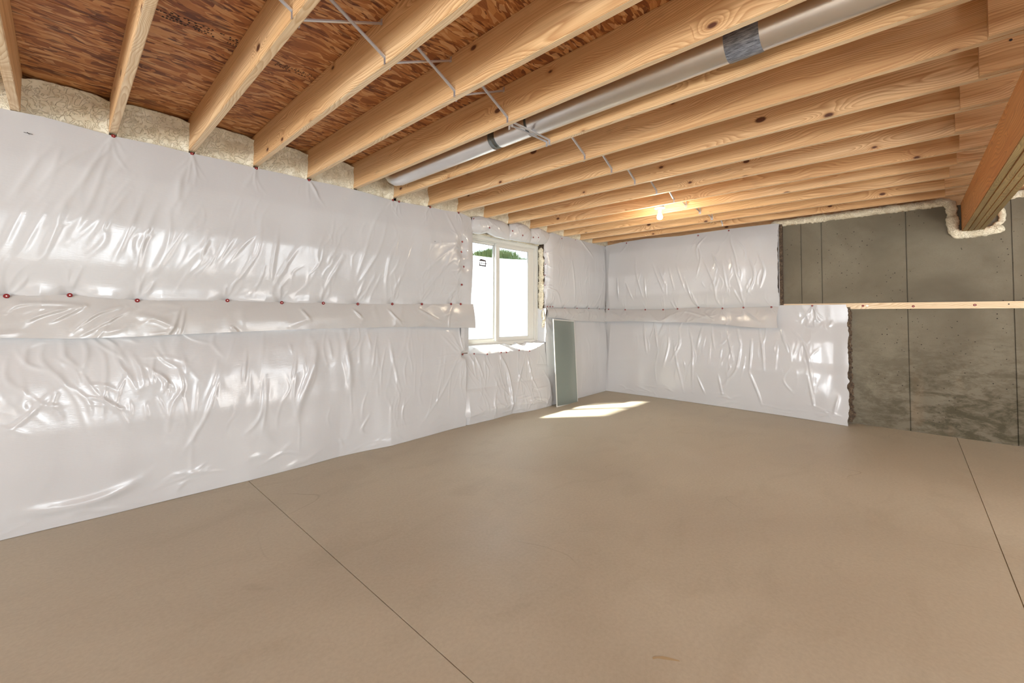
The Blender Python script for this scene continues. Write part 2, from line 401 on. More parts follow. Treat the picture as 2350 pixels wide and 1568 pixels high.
def added_opening(name, axis, pos, a0, a1, z0, z1):
    e = empty(name, (0,0,0)); tag(e, kind='structure')
    def B(u0, u1, za, zb, d, nm, mm):
        bm = bmesh.new()
        if axis == 'Y': bx(bm, u0, u1, pos-d, pos+d, za, zb)
        else: bx(bm, pos-d, pos+d, u0, u1, za, zb)
        frombm(nm, bm, mm, e)
    f = .06
    B(a0, a1, z0, z0+f, .04, 'frame', VINYL); B(a0, a1, z1-f, z1, .04, 'frame', VINYL); B(a0, a0+f, z0+f, z1-f, .04, 'frame', VINYL); B(a1-f, a1, z0+f, z1-f, .04, 'frame', VINYL)
    mid = (a0+a1)/2; B(mid-.03, mid+.03, z0+f, z1-f, .035, 'mullion', VINYL); B(a0+f, a1-f, z0+f, z1-f, .004, 'pane', GLASS)
added_opening('added_door_2', 'X', XLEFT-.1, -6.6, -4.6, -.01, 2.1); added_opening('added_window_3', 'X', XLEFT-.1, -2.95, -1.85, .95, 2.0)  # unseen doors and windows, added to go with the fill lights
added_opening('added_door_1', 'Y', YREAR-.1, -6.85, -4.35, -.01, 2.2)
added_opening('added_window_2', 'Y', YREAR-.1, -2.8, -1.2, .85, 2.15)

# ------------------------------------------------------------------ window in the back wall: white vinyl slider
win = empty('window_1', (-2.42, .11, .85)); tag(win, 'white vinyl sliding window', kind='structure')
WL = -win.location
def wb(nm, x0, x1, y0, y1, z0, z1, m=VINYL, par=None, bev=.003):
    par = par or win; bm = bmesh.new(); bx(bm, x0, x1, y0, y1, z0, z1)
    if bev: bmesh.ops.bevel(bm, geom=bm.edges[:], offset=bev, segments=2, affect='EDGES')
    o = frombm(nm, bm, m, par); o.location = WL if par is win else (0,0,0); return o
fx0, fx1, fz0, fz1 = -3.185, -1.655, .852, 2.200
fr = wb('frame_head', fx0, fx1, .11, .20, fz1-.048, fz1); wb('frame_sill', fx0, fx1, .11, .20, fz0, fz0+.040)
wb('frame_jamb', fx0, fx0+.05, .11, .20, fz0+.04, fz1-.048); wb('frame_jamb', fx1-.048, fx1, .11, .20, fz0+.04, fz1-.048)
wb('frame_lip', fx0, fx1, .094, .112, fz1-.012, fz1+.010); wb('frame_lip', fx0, fx1, .094, .112, fz0-.008, fz0+.008); wb('frame_lip', fx1-.010, fx1+.006, .094, .112, fz0, fz1)
wb('track', fx0+.05, fx1-.048, .125, .132, fz0+.04, fz0+.052); wb('track', fx0+.05, fx1-.048, .125, .132, fz1-.062, fz1-.048)
def sash(x0, x1, z0, z1, y0, y1, w, wl, wr):
    s = empty('sash', (0,0,0)); s.parent = win; s.location = WL
    for a in ((x0, x1, z0, z0+w), (x0, x1, z1-w, z1), (x0, x0+wl, z0+w, z1-w), (x1-wr, x1, z0+w, z1-w)):
        bm = bmesh.new(); bx(bm, a[0], a[1], y0, y1, a[2], a[3]); bmesh.ops.bevel(bm, geom=bm.edges[:], offset=.003, segments=2, affect='EDGES'); frombm('sash_rail', bm, VINYL, s)
    bm = bmesh.new(); g = .005
    for a in ((x0+wl-.001, x1-wr+.001, z0+w-.001, z0+w+g), (x0+wl-.001, x1-wr+.001, z1-w-g, z1-w+.001), (x0+wl-.001, x0+wl+g, z0+w, z1-w), (x1-wr-g, x1-wr+.001, z0+w, z1-w)):
        bx(bm, a[0], a[1], (y0+y1)/2-.008, (y0+y1)/2+.008, a[2], a[3])
    frombm('gasket', bm, GASKET, s)
    bm = bmesh.new(); bx(bm, x0+wl, x1-wr, (y0+y1)/2-.002, (y0+y1)/2+.002, z0+w, z1-w); frombm('pane', bm, GLASS, s)
    return s
sL = sash(-3.135, -2.405, .895, 2.150, .160, .188, .035, .04, .045)
sR = sash(-2.440, -1.703, .892, 2.150, .128, .156, .05, .062, .115)
# sticker on the left pane: small emblem with printed rows
bm = bmesh.new(); Yk = .1710
def q(bm, pts): bm.faces.new([bm.verts.new((x, Yk, z)) for x, z in pts])
q(bm, [(-2.690, 1.905), (-2.665, 1.925), (-2.585, 1.915), (-2.568, 1.898), (-2.690, 1.898)])
q(bm, [(-2.690, 1.885), (-2.683, 1.885), (-2.676, 1.845), (-2.690, 1.845)]); q(bm, [(-2.690, 1.850), (-2.575, 1.850), (-2.575, 1.834), (-2.695, 1.838)])
q(bm, [(-2.590, 1.898), (-2.578, 1.898), (-2.578, 1.850), (-2.590, 1.850)])
for k in range(7): q(bm, [(-2.668+k*.015, 1.880), (-2.658+k*.015, 1.880), (-2.660+k*.015, 1.866), (-2.670+k*.015, 1.866)])
o = frombm('sticker_emblem', bm, INKD, sL)
bm = bmesh.new()
for r, (z, a, b) in enumerate(((1.912, -2.83, -2.71), (1.897, -2.83, -2.70), (1.884, -2.82, -2.70), (1.868, -2.80, -2.73))):
    x = a
    while x < b:
        w = random.uniform(.006, .018); q(bm, [(x, z), (x+w, z), (x+w, z-.006), (x, z-.006)]); x += w+.005
q(bm, [(-2.805, 1.955), (-2.795, 1.960), (-2.79, 1.95), (-2.80, 1.944)])
frombm('sticker_print', bm, INKG, sL)

# ------------------------------------------------------------------ outside the window: window well, soil, grass
bm = bmesh.new(); n = 40; prev = None
for k in range(n+1):
    a = math.pi*k/n; cx, cy = -2.15, YB+.2
    x = cx-1.65*math.copysign(abs(math.cos(a))**.55, math.cos(a)); y = cy+1.15*abs(math.sin(a))**.55
    col = []
    for j in range(25):
        z = .35+1.84*j/24; s = 1+.012*math.sin(j*math.pi/2)
        col.append(bm.verts.new((cx+(x-cx)*s, cy+(y-cy)*s, z)))
    if prev:
        for j in range(24): bm.faces.new((prev[j], col[j], col[j+1], prev[j+1]))
    prev = col
well = frombm('window_well', bm, WELL, smooth=True); tag(well, 'pale corrugated window well curving outside the sliding window', 'window well')
bm = bmesh.new(); bmesh.ops.create_grid(bm, x_segments=28, y_segments=14, size=1)
for v in bm.verts: v.co = Vector((-2.35+v.co.x*1.5, YB+.2+.6+v.co.y*.62, .45+.02*math.sin(v.co.x*17)*math.cos(v.co.y*13)+random.uniform(0, .02)))
o = frombm('gravel', bm, WELL); tag(o, 'pale gravel at the bottom of the window well', 'gravel', kind='stuff')
bm = bmesh.new(); R1 = []
for k in range(n+1):
    a = math.pi*k/n
    x = -2.15-1.67*math.copysign(abs(math.cos(a))**.55, math.cos(a)); y = YB+.2+1.17*abs(math.sin(a))**.55
    R1.append((x, y))
out = [(-14, .3), (-14, 14), (8, 14), (8, .3)]
inner = [bm.verts.new((x, y, 2.19)) for x, y in R1]; 
def outp(x, y):
    dx, dy = x+2.15, y-(YB+.2)+.001; 
    s = min(12/abs(dx) if dx else 1e9, 14/abs(dy) if dy > .01 else 1e9); return (-2.15+dx*s, YB+.2+dy*s)
outer = [bm.verts.new((*outp(x, y), 2.25)) for x, y in R1]
for k in range(n): bm.faces.new((inner[k], inner[k+1], outer[k+1], outer[k]))
g = frombm('lawn', bm, GRASS); tag(g, 'green lawn seen above the window well through the right pane', 'lawn', kind='stuff')
bm = bmesh.new(); rr = random.Random(3)
for k in range(5200):
    a = rr.uniform(.05, math.pi-.05); x0 = -2.15-(1.7+rr.random()**2*1.2)*math.copysign(abs(math.cos(a))**.55, math.cos(a)); y0 = YB+.2+(1.2+rr.random()**2*1.2)*abs(math.sin(a))**.55
    h = rr.uniform(.05, .13); dx, dy = rr.uniform(-.04, .04), rr.uniform(-.04, .04)
    bm.faces.new([bm.verts.new(p) for p in ((x0-.004, y0, 2.19), (x0+.004, y0, 2.19), (x0+dx, y0+dy, 2.19+h))])
for k in range(5200):   # taller clump at the far right of the well
    x0, y0 = rr.uniform(-1.25, -.55), rr.uniform(1.42, 1.95)
    h = rr.uniform(.08, .24); dx, dy = rr.uniform(-.05, .05), rr.uniform(-.05, .05)
    bm.faces.new([bm.verts.new(p) for p in ((x0-.005, y0, 2.2), (x0+.005, y0, 2.2), (x0+dx, y0+dy, 2.2+h))])
o = frombm('grass', bm, GRASS); tag(o, 'tufts of green grass along the rim of the window well', 'grass', kind='stuff')
# exterior: footing of the house above (keeps the sky off the rim)
# ------------------------------------------------------------------ joists
ordn = ['first', 'second', 'third', 'fourth', 'fifth', 'sixth', 'seventh', 'eighth', 'ninth', 'tenth', 'eleventh', 'twelfth', 'thirteenth', 'fourteenth', 'fifteenth', 'sixteenth']
def joist_mesh(y0, y1, seed):
    bm = bmesh.new(); L = y1-y0; r = random.Random(seed); n = 12
    bx(bm, -TJ/2, TJ/2, -L/2, L/2, -(ZC-HJ)/2, (ZC-HJ)/2-.001)
    bmesh.ops.bevel(bm, geom=[e for e in bm.edges if abs(e.verts[0].co.y-e.verts[1].co.y) > .5], offset=.003, segments=2, affect='EDGES')
    return bm
def joist_obj(name, y0, y1, seed):
    o = frombm(name, joist_mesh(y0, y1, seed), PINE); o.data.materials.append(PINE2)   # narrow edges: pale sapwood, lightened further to paint in light on undersides
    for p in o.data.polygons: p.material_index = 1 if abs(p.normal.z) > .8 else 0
    return o
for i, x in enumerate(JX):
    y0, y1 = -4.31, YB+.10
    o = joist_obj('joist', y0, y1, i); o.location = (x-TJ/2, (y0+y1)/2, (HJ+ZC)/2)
    extra = {0: 'pine joist at the left edge of the view, the first joist', 1: 'second pine joist from the left, ending above a red cap nail', 2: 'third pine joist from the left, its lower edge going out at the top',
             5: 'sixth pine joist from the left, running just left of the round duct', 6: 'seventh pine joist from the left, running just right of the round duct', 11: 'twelfth pine joist from the left, just left of the lit bulb',
             12: 'thirteenth pine joist from the left, just right of the lit bulb', 15: 'last pine joist before the concrete wall, stained along its lower edge'}.get(i, ordn[i]+' pine joist from the left, spanning from the foam to the girder')
    tag(o, extra, 'joist', 'pine joists over the room')
    for k in range(3):   # toe nail marks near the lap
        pass
xl = list(JX)
for k in range(1, 13): xl.insert(0, JX[0]-.4064*k)
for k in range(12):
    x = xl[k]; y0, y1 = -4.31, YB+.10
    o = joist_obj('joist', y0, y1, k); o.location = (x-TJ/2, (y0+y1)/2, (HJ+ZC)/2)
    tag(o, 'pine joist beyond the left edge of the view', 'joist', 'pine joists left of the view')
seamY = {7: -3.942, 8: -3.949, 9: -3.911, 10: -3.915, 11: -3.96, 12: -3.969, 13: -3.95, 14: -3.94, 15: -3.96}
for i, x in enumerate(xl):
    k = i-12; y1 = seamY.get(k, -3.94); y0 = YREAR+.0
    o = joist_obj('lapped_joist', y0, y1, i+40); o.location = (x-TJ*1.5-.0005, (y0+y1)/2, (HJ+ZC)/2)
    if k >= 7: tag(o, 'short joist end lapping the '+ordn[k]+' joist from the left over the girder', 'joist', 'joist ends lapped over the girder')
    else: tag(o, 'lapped joist overhead behind the camera, out of view', 'joist', 'lapped joists out of view')
    if k >= 7:
        bm = bmesh.new(); lathe(bm, [(.0001, 0), (.0055, .0), (.0055, -.0015), (.0001, -.0022)], 8, 'X', (-TJ/2-.0001, y1-.10-(y0+y1)/2, .01)); frombm('nail_head', bm, INK, o)
        
# ------------------------------------------------------------------ girder
gird = empty('girder', (-3.0, -4.17, 2.09)); tag(gird, 'orange-brown built-up wooden girder resting in the concrete pocket', 'beam')
for k in range(4):
    ya = -4.090-.0385*k; bm = bmesh.new(); zz = 2.09-random.uniform(0, .004)*(k > 0)
    bx(bm, -(11.4)/2, 11.4/2+.1, -.0187, .0187, -.1485, .1485); bmesh.ops.bevel(bm, geom=[e for e in bm.edges if abs(e.verts[0].co.x-e.verts[1].co.x) > .5], offset=.003, segments=2, affect='EDGES')
    o = frombm('ply', bm, None, gird); 
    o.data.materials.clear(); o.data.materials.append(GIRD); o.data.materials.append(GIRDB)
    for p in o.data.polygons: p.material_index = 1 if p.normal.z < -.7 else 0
    o.location = Vector((-5.70+.0, ya-.019, zz+.1485))-gird.location
# girder wood runs along X: swap mapping for these materials
for mm in (GIRD, GIRDB):
    nt = mm.node_tree
    for nd in list(nt.nodes):
        if nd.type == 'TEX_COORD':
            outs = [l.to_socket for l in nd.outputs['Object'].links]
            s = nt.nodes.new('ShaderNodeSeparateXYZ'); cmb = nt.nodes.new('ShaderNodeCombineXYZ'); nt.links.new(nd.outputs['Object'], s.inputs[0])
            nt.links.new(s.outputs[1], cmb.inputs[0]); nt.links.new(s.outputs[0], cmb.inputs[1]); nt.links.new(s.outputs[2], cmb.inputs[2])
            for so in outs: nt.links.new(cmb.outputs[0], so)

# ------------------------------------------------------------------ value-noise for geometry
def vnoise(u, v, su, sv, seed, octaves=3):
    out = np.zeros_like(u); r = np.random.default_rng(seed); amp = 1.0
    for o in range(octaves):
        N = 64; T = r.random((N, N))*2-1
        x = u*su*2**o+17.3*o; y = v*sv*2**o+5.1*o
        xi = np.floor(x).astype(int); yi = np.floor(y).astype(int); fx = x-xi; fy = y-yi; fx = fx*fx*(3-2*fx); fy = fy*fy*(3-2*fy)
        g = lambda a, b: T[a % N, b % N]
        out += amp*((g(xi, yi)*(1-fx)+g(xi+1, yi)*fx)*(1-fy)+(g(xi, yi+1)*(1-fx)+g(xi+1, yi+1)*fx)*fy); amp *= .5
    return out
def grid_mesh(name, P, nu, nv, m, parent=None, smooth=True):
    me = bpy.data.meshes.new(name); nV = nu*nv
    me.vertices.add(nV); me.vertices.foreach_set('co', P.reshape(-1).astype(np.float32))
    i = np.arange(nV).reshape(nu, nv); quads = np.stack([i[:-1, :-1], i[1:, :-1], i[1:, 1:], i[:-1, 1:]], -1).reshape(-1, 4)
    nf = len(quads); me.loops.add(nf*4); me.loops.foreach_set('vertex_index', quads.reshape(-1).astype(np.int32))
    me.polygons.add(nf); me.polygons.foreach_set('loop_start', np.arange(0, nf*4, 4, dtype=np.int32)); me.polygons.foreach_set('loop_total', np.full(nf, 4, dtype=np.int32))
    me.update(); me.validate(); me.materials.append(m); me.polygons.foreach_set('use_smooth', np.ones(nf, bool))
    o = bpy.data.objects.new(name, me); C.objects.link(o)
    if parent: o.parent = parent; o.location = -parent.location
    return o

# ------------------------------------------------------------------ spray foam in the rim bays
def foam_bay(xa, xb, label, seed):
    nu, nv = int((xb-xa)/.006), 44
    s, t = np.meshgrid(np.linspace(0, 1, nu), np.linspace(0, 1, nv), indexing='ij')
    x = xa+(xb-xa)*s; z = 2.30+(ZC+.002-2.30)*t
    d = np.minimum(s, 1-s)*(xb-xa)
    y = .045-.035*np.exp(-(d/.03)**2)-.03*np.exp(-((ZC-z)/.03)**2)
    top = np.clip((z-2.54)/.08, 0, 1); arch = (np.clip(1-4*s*(1-s), 0, 1))**1.5
    y += .04*np.clip(z-(ZC-.015-.055*arch*0), 0, 1)
    y += .010*vnoise(x, z, 9, 9, seed, 3)+.0035*vnoise(x, z, 55, 55, seed+1, 2)
    # rounded shoulder under the subfloor
    y -= .02*np.sin(math.pi*np.clip((z-2.36)/.26, 0, 1))
    dr_ = .032*np.exp(-(d/.035)**2); z = z-dr_*np.clip((z-2.45)/.17, 0, 1); y = y+.12*np.clip((t-.95)/.05, 0, 1)**2
    P = np.stack([x, y, z], -1); o = grid_mesh('spray_foam', P, nu, nv, FOAM); tag(o, label, 'spray foam', 'foam in the joist bays'); return o
names = ['left of the first joist', 'between the first and second joists', 'between the second and third joists', 'between the third and fourth joists', 'between the fourth and fifth joists', 'between the fifth and sixth joists',
         'behind the end of the round duct', 'between the seventh and eighth joists', 'between the eighth and ninth joists', 'between the ninth and tenth joists', 'between the tenth and eleventh joists',
         'between the eleventh and twelfth joists', 'between the twelfth and thirteenth joists', 'between the thirteenth and fourteenth joists', 'between the fourteenth and fifteenth joists', 'between the fifteenth and sixteenth joists', 'in the corner beside the last joist']
bays = [(JX[0]-.4064, JX[0]-TJ)]+[(JX[i], JX[i+1]-TJ) for i in range(15)]+[(JX[15], XR+.02)]
for i, (a, b) in enumerate(bays): foam_bay(a-.001, b+.001, 'cream spray foam against the rim '+names[i], 100+i*3)

def foam_bead(name, path, r0, r1, label, seed, seg=14, cat='spray foam', parent=None, mt=None, step=.008, amp=.010):
    """irregular bead swept along a path"""
    pts = [Vector(p) for p in path]; S = []
    for a, b in zip(pts, pts[1:]):
        n = max(2, int((b-a).length/step))
        for k in range(n): S.append(a.lerp(b, k/n))
    S.append(pts[-1]); S2 = list(S)
    for _ in range(6): S2 = [S2[0]]+[(S2[i-1]+S2[i]*2+S2[i+1])/4 for i in range(1, len(S2)-1)]+[S2[-1]]
    r = np.random.default_rng(seed); nu = len(S2); P = np.zeros((nu, seg+1, 3))
    k1 = np.arange(nu)
    for i, p in enumerate(S2):
        d = (S2[min(i+1, nu-1)]-S2[max(i-1, 0)]).normalized(); a = d.orthogonal().normalized()
        a = Vector((1, 0, 0)) if abs(d.x) < .9 else Vector((0, 1, 0)); a = (a-d*a.dot(d)).normalized(); b = d.cross(a)
        for j in range(seg+1):
            t = 2*math.pi*(j % seg)/seg
            nz = float(vnoise(np.array([i*step]), np.array([math.cos(t)*.05+.2]), 22, 40, seed, 3)[0])*amp + float(vnoise(np.array([i*step]), np.array([math.sin(t)*.05+.6]), 60, 60, seed+1, 2)[0])*amp*.5
            e = min(1, (i+.3)/4, (nu-1-i+.3)/4)
            P[i, j] = p+(a*(r0*math.cos(t))+b*(r1*math.sin(t)))*e**.5*(1+0*nz)+(a*math.cos(t)+b*math.sin(t))*nz*e
    o = grid_mesh(name, P, nu, seg+1, mt or FOAM, parent)
    if not parent: tag(o, label, cat)
    return o
foam_bead('foam_bead', [(XR, -2.40, 2.41), (XR, -3.2, 2.412), (XR, -3.98, 2.416), (XR-.002, -4.02, 2.38), (XR-.004, -4.03, 2.10), (XR-.004, -4.055, 2.068), (XR-.004, -4.18, 2.064), (XR-.002, -4.34, 2.085), (XR, -4.36, 2.12)], .040, .044, 'cream spray foam bead along the top of the concrete wall and around the girder pocket', 301)
foam_bead('foam_bead', [(XR, -4.30, 2.12), (XR, -4.36, 2.15), (XR, -4.365, 2.25), (XR, -4.34, 2.30)], .024, .028, 'small cream foam blob right of the girder pocket', 303)
foam_bead('foam_bead', [(XR, -4.36, 2.405), (XR, -5.6, 2.41)], .026, .034, 'rough foam bead on the concrete wall beyond the girder', 305)

# ------------------------------------------------------------------ insulation blankets
WR = {"UL":[[[-6.016,2.329],[-6.208,2.135],[-6.306,1.932]],[[-6.01,2.326],[-6.116,2.08],[-6.268,1.738]],[[-6.002,2.328],[-6.042,2.152],[-6.103,1.896],[-6.197,1.646]],[[-6.262,2.223],[-6.357,2.02],[-6.416,1.836]],[[-5.919,2.044],[-6.015,1.831],[-6.106,1.631]],[[-5.855,2.029],[-5.913,1.793],[-5.989,1.562]],[[-5.788,1.957],[-5.848,1.717],[-5.876,1.517]],[[-5.72,1.94],[-5.727,1.704],[-5.821,1.464]],[[-5.601,1.901],[-5.692,1.708],[-5.8,1.465]],[[-6.354,1.873],[-6.412,1.667],[-6.44,1.568]],[[-6.271,1.864],[-6.333,1.678],[-6.378,1.55]],[[-6.201,1.851],[-6.249,1.665],[-6.296,1.533]],[[-5.138,1.912],[-5.282,1.759],[-5.389,1.587]],[[-5.169,1.975],[-5.194,1.703],[-5.305,1.497]],[[-5.045,1.926],[-5.078,1.647],[-5.084,1.443]],[[-4.879,1.809],[-5.008,1.585],[-5.074,1.409],[-5.035,1.342]],[[-4.513,1.739],[-4.625,1.54],[-4.696,1.351]],[[-4.071,2.329],[-4.226,2.094],[-4.31,1.839],[-4.389,1.555]],[[-4.092,2.157],[-4.157,1.898],[-4.265,1.683],[-4.388,1.476]],[[-3.971,1.964],[-4.064,1.784],[-4.094,1.573],[-4.068,1.367]],[[-3.894,1.672],[-4.036,1.409]],[[-3.234,1.916],[-3.525,1.609],[-3.686,1.376]],[[-3.234,1.868],[-3.469,1.705],[-3.713,1.42]],[[-3.247,2.011],[-3.527,1.792],[-3.741,1.596]],[[-4.306,1.56],[-4.378,1.359]],[[-3.204,2.036],[-3.328,2.287],[-3.359,2.376]],[[-3.204,2.036],[-3.584,1.969]],[[-3.206,1.562],[-3.35,1.385]],[[-5.339,1.816],[-5.443,1.613]],[[-5.499,1.825],[-5.545,1.604]],[[-5.585,2.333],[-5.655,2.193],[-5.698,1.974]],[[-4.784,2.334],[-4.729,2.253]],[[-5.206,2.32],[-5.29,2.184]]],"LL":[[[-6.402,0.997],[-6.408,0.903],[-6.391,0.854],[-6.327,0.786]],[[-6.252,1.086],[-6.333,1.041],[-6.331,0.943]],[[-6.268,1.062],[-6.274,0.963],[-6.177,0.829]],[[-6.192,1.058],[-6.181,0.981],[-6.117,0.899]],[[-6.112,1.08],[-6.092,1.001],[-6.108,0.898]],[[-6.065,1.065],[-6.015,0.969],[-6.009,0.835],[-6.017,0.598]],[[-5.978,1.047],[-5.956,0.938],[-5.893,0.823],[-5.849,0.707]],[[-5.896,0.988],[-5.842,0.873],[-5.84,0.789]],[[-6.177,0.829],[-6.085,0.714],[-6.064,0.606]],[[-6.327,0.786],[-6.26,0.715],[-6.174,0.702]],[[-6.415,0.575],[-6.324,0.652],[-6.228,0.785]],[[-5.652,0.855],[-5.626,0.735],[-5.682,0.626],[-5.701,0.457]],[[-5.619,0.941],[-5.604,0.821]],[[-4.622,1.017],[-4.6,0.867]],[[-4.936,0.996],[-4.925,0.925]],[[-5.12,0.772],[-5.145,0.478],[-5.258,0.337]],[[-5.242,0.978],[-5.265,0.722]],[[-5.659,0.044],[-5.601,0.1]],[[-4.251,0.327],[-4.334,0.205],[-4.292,0.157]],[[-4.533,0.169],[-4.493,0.067]],[[-3.202,0.791],[-3.292,0.632],[-3.464,0.376],[-3.732,0.109]],[[-3.171,0.812],[-3.265,1.007],[-3.355,1.057]],[[-3.202,0.805],[-3.413,1.013]],[[-4.036,0.993],[-4.01,0.783],[-3.935,0.483]],[[-4.262,1.082],[-4.234,0.921]],[[-5.428,0.741],[-5.5,0.507],[-5.617,0.294]]],"LLS":[[[-4.767,1.023],[-4.74,0.914],[-4.78,0.737],[-4.862,0.535],[-4.892,0.365]],[[-4.488,1.088],[-4.466,0.896],[-4.443,0.703],[-4.449,0.55]],[[-6.358,0.137],[-6.16,0.108],[-5.996,0.119],[-5.827,0.177]]],"FL":[[[-6.419,1.235],[-6.349,1.292],[-6.101,1.289]],[[-6.363,1.186],[-6.24,1.248],[-6.106,1.286]],[[-6.255,1.185],[-6.106,1.284]],[[-6.166,1.119],[-6.058,1.236],[-5.92,1.287]],[[-6.12,1.104],[-6.018,1.182],[-5.878,1.279]],[[-4.856,1.276],[-4.785,1.185]],[[-4.407,1.28],[-4.322,1.201]],[[-3.71,1.288],[-3.434,1.151]],[[-5.344,1.142],[-5.302,1.092]],[[-4.057,1.284],[-3.912,1.135]]],"RU":[[[-0.745,1.824],[-0.77,1.455]],[[-0.872,2.015],[-1.038,1.579]],[[-0.96,1.975],[-1.072,1.675]],[[-1.12,1.95],[-1.201,1.605]],[[-1.236,1.967],[-1.358,1.568]],[[-1.36,1.756],[-1.449,1.441],[-1.52,1.359]],[[-1.438,1.565],[-1.508,1.347]],[[-1.482,2.308],[-1.575,2.051],[-1.512,1.747]],[[-1.587,2.08],[-1.744,1.674],[-1.77,1.434],[-1.841,1.338]],[[-1.93,2.372],[-1.971,2.191],[-2.022,2.01],[-2.071,1.716]],[[-2.025,2.243],[-2.128,2.086],[-2.126,1.943]],[[-1.969,2.015],[-2.07,1.601]],[[-2.178,1.996],[-2.237,1.792],[-2.215,1.652],[-2.131,1.484]],[[-2.28,2.043],[-2.351,1.812],[-2.299,1.591]],[[-1.859,1.965],[-1.92,1.549]],[[-1.98,1.605],[-2.093,1.347]],[[-2.07,1.601],[-2.103,1.347]],[[-1.135,1.447],[-1.186,1.319]],[[-0.437,1.738],[-0.547,1.459]],[[-0.588,2.141],[-0.616,1.865],[-0.728,1.455]],[[-0.284,1.816],[-0.298,1.464]],[[-1.72,2.098],[-1.83,1.849]],[[-1.636,2.35],[-1.516,2.18],[-1.544,1.992]]],"FR":[[[-1.121,1.223],[-1.344,1.287],[-1.729,1.177]],[[-1.615,1.255],[-1.729,1.165]],[[-2.11,1.284],[-2.286,1.144]],[[-0.106,1.29],[-0.418,1.185]],[[-0.783,1.268],[-0.988,1.157],[-1.154,1.255]]],"RL":[[[-0.695,1.087],[-0.762,0.657]],[[-0.869,1.09],[-0.935,0.733]],[[-1.058,1.061],[-1.101,0.806],[-1.033,0.481]],[[-1.232,1.065],[-1.261,0.814],[-1.132,0.553]],[[-1.358,1.13],[-1.446,0.762],[-1.44,0.149]],[[-1.684,1.105],[-1.737,0.779]],[[-1.568,1.073],[-1.506,0.766]],[[-1.879,1.079],[-1.982,0.62]],[[-2.014,1.082],[-2.064,0.855]],[[-2.193,0.917],[-2.172,0.522]],[[-2.51,1.066],[-2.598,0.775]],[[-2.27,1.088],[-2.315,0.812],[-2.336,0.537]],[[-2.647,1.043],[-2.776,0.838],[-2.854,0.328]],[[-2.793,0.528],[-2.852,0.149]],[[-3.079,0.307],[-3.036,0.102]],[[-2.064,0.855],[-2.007,0.507],[-1.843,0.317]],[[-2.87,1.334],[-2.876,1.205]],[[-1.789,0.428],[-1.841,0.141]],[[-1.167,0.873],[-1.317,0.133]],[[-1.502,0.4],[-1.616,0.141]],[[-2.162,0.521],[-2.259,0.253],[-2.306,0.093]]],"BW":[[[-3.002,0.776],[-2.935,0.647]],[[-2.902,0.744],[-2.797,0.433]],[[-2.508,0.742],[-2.391,0.493],[-2.374,0.035]],[[-2.021,0.766],[-2.148,0.524],[-2.271,0.263]],[[-2.021,0.766],[-1.959,0.449],[-1.888,0.212]],[[-1.888,0.556],[-1.59,0.531]],[[-2.764,0.76],[-2.777,0.634]],[[-2.147,0.108],[-1.887,0.098],[-1.657,0.005]]],"DW":[[[-1.68,1.607],[-1.435,1.558],[-1.281,1.376]],[[-1.258,2.386],[-1.584,2.097]],[[-0.835,2.445],[-0.472,2.149]],[[-1.064,2.024],[-0.954,1.447]]]}
def wrinkle(H, U, Z, path, w, amp, u0, du, z0, dz):
    p = np.array(path, float)
    if len(p) >= 3:   # smooth path
        t = np.linspace(0, len(p)-1, 14); i0 = np.clip(t.astype(int), 0, len(p)-2); f = (t-i0)[:, None]
        pm = p[np.clip(i0-1, 0, None)]; pa = p[i0]; pb = p[i0+1]; pn = p[np.clip(i0+2, None, len(p)-1)]
        p = .5*((2*pa)+(-pm+pb)*f+(2*pm-5*pa+4*pb-pn)*f**2+(-pm+3*pa-3*pb+pn)*f**3)
    lo = p.min(0)-3.2*w; hi = p.max(0)+3.2*w
    um, zm = U[:, 0], Z
    iu = np.where((um >= lo[0]) & (um <= hi[0]))[0]
    if len(iu) < 2: return
    sl = slice(iu[0], iu[-1]+1); uu = U[sl]; zz = Z[sl]
    D = np.full(uu.shape, 9.0); T = np.zeros(uu.shape); Ls = np.linalg.norm(np.diff(p, axis=0), axis=1); tot = Ls.sum()+1e-9; acc = 0
    for k in range(len(p)-1):
        a, b = p[k], p[k+1]; L2 = Ls[k]**2+1e-12
        tt = np.clip(((uu-a[0])*(b[0]-a[0])+(zz-a[1])*(b[1]-a[1]))/L2, 0, 1)
        d = np.hypot(uu-(a[0]+tt*(b[0]-a[0])), zz-(a[1]+tt*(b[1]-a[1])))
        m = d < D; D = np.where(m, d, D); T = np.where(m, (acc+tt*Ls[k])/tot, T); acc += Ls[k]
    x = D/w
    prof = np.exp(-x*x)
    tap = np.sin(np.pi*np.clip(T, .03, .97))**.6
    H[sl] += .8*amp*prof*tap
def rand_wr(r, n, u0, u1, z0, z1, ang, sd, l0, l1):
    L = []
    for _ in range(n):
        a = math.radians(r.normal(ang, sd)); l = r.uniform(l0, l1); u = r.uniform(u0, u1); z = r.uniform(z0, z1)
        c = r.normal(0, .12)*l
        L.append([(u-math.cos(a)*l/2, z-math.sin(a)*l/2), (u-math.sin(a)*c, z+math.cos(a)*c), (u+math.cos(a)*l/2, z+math.sin(a)*l/2)])
    return L
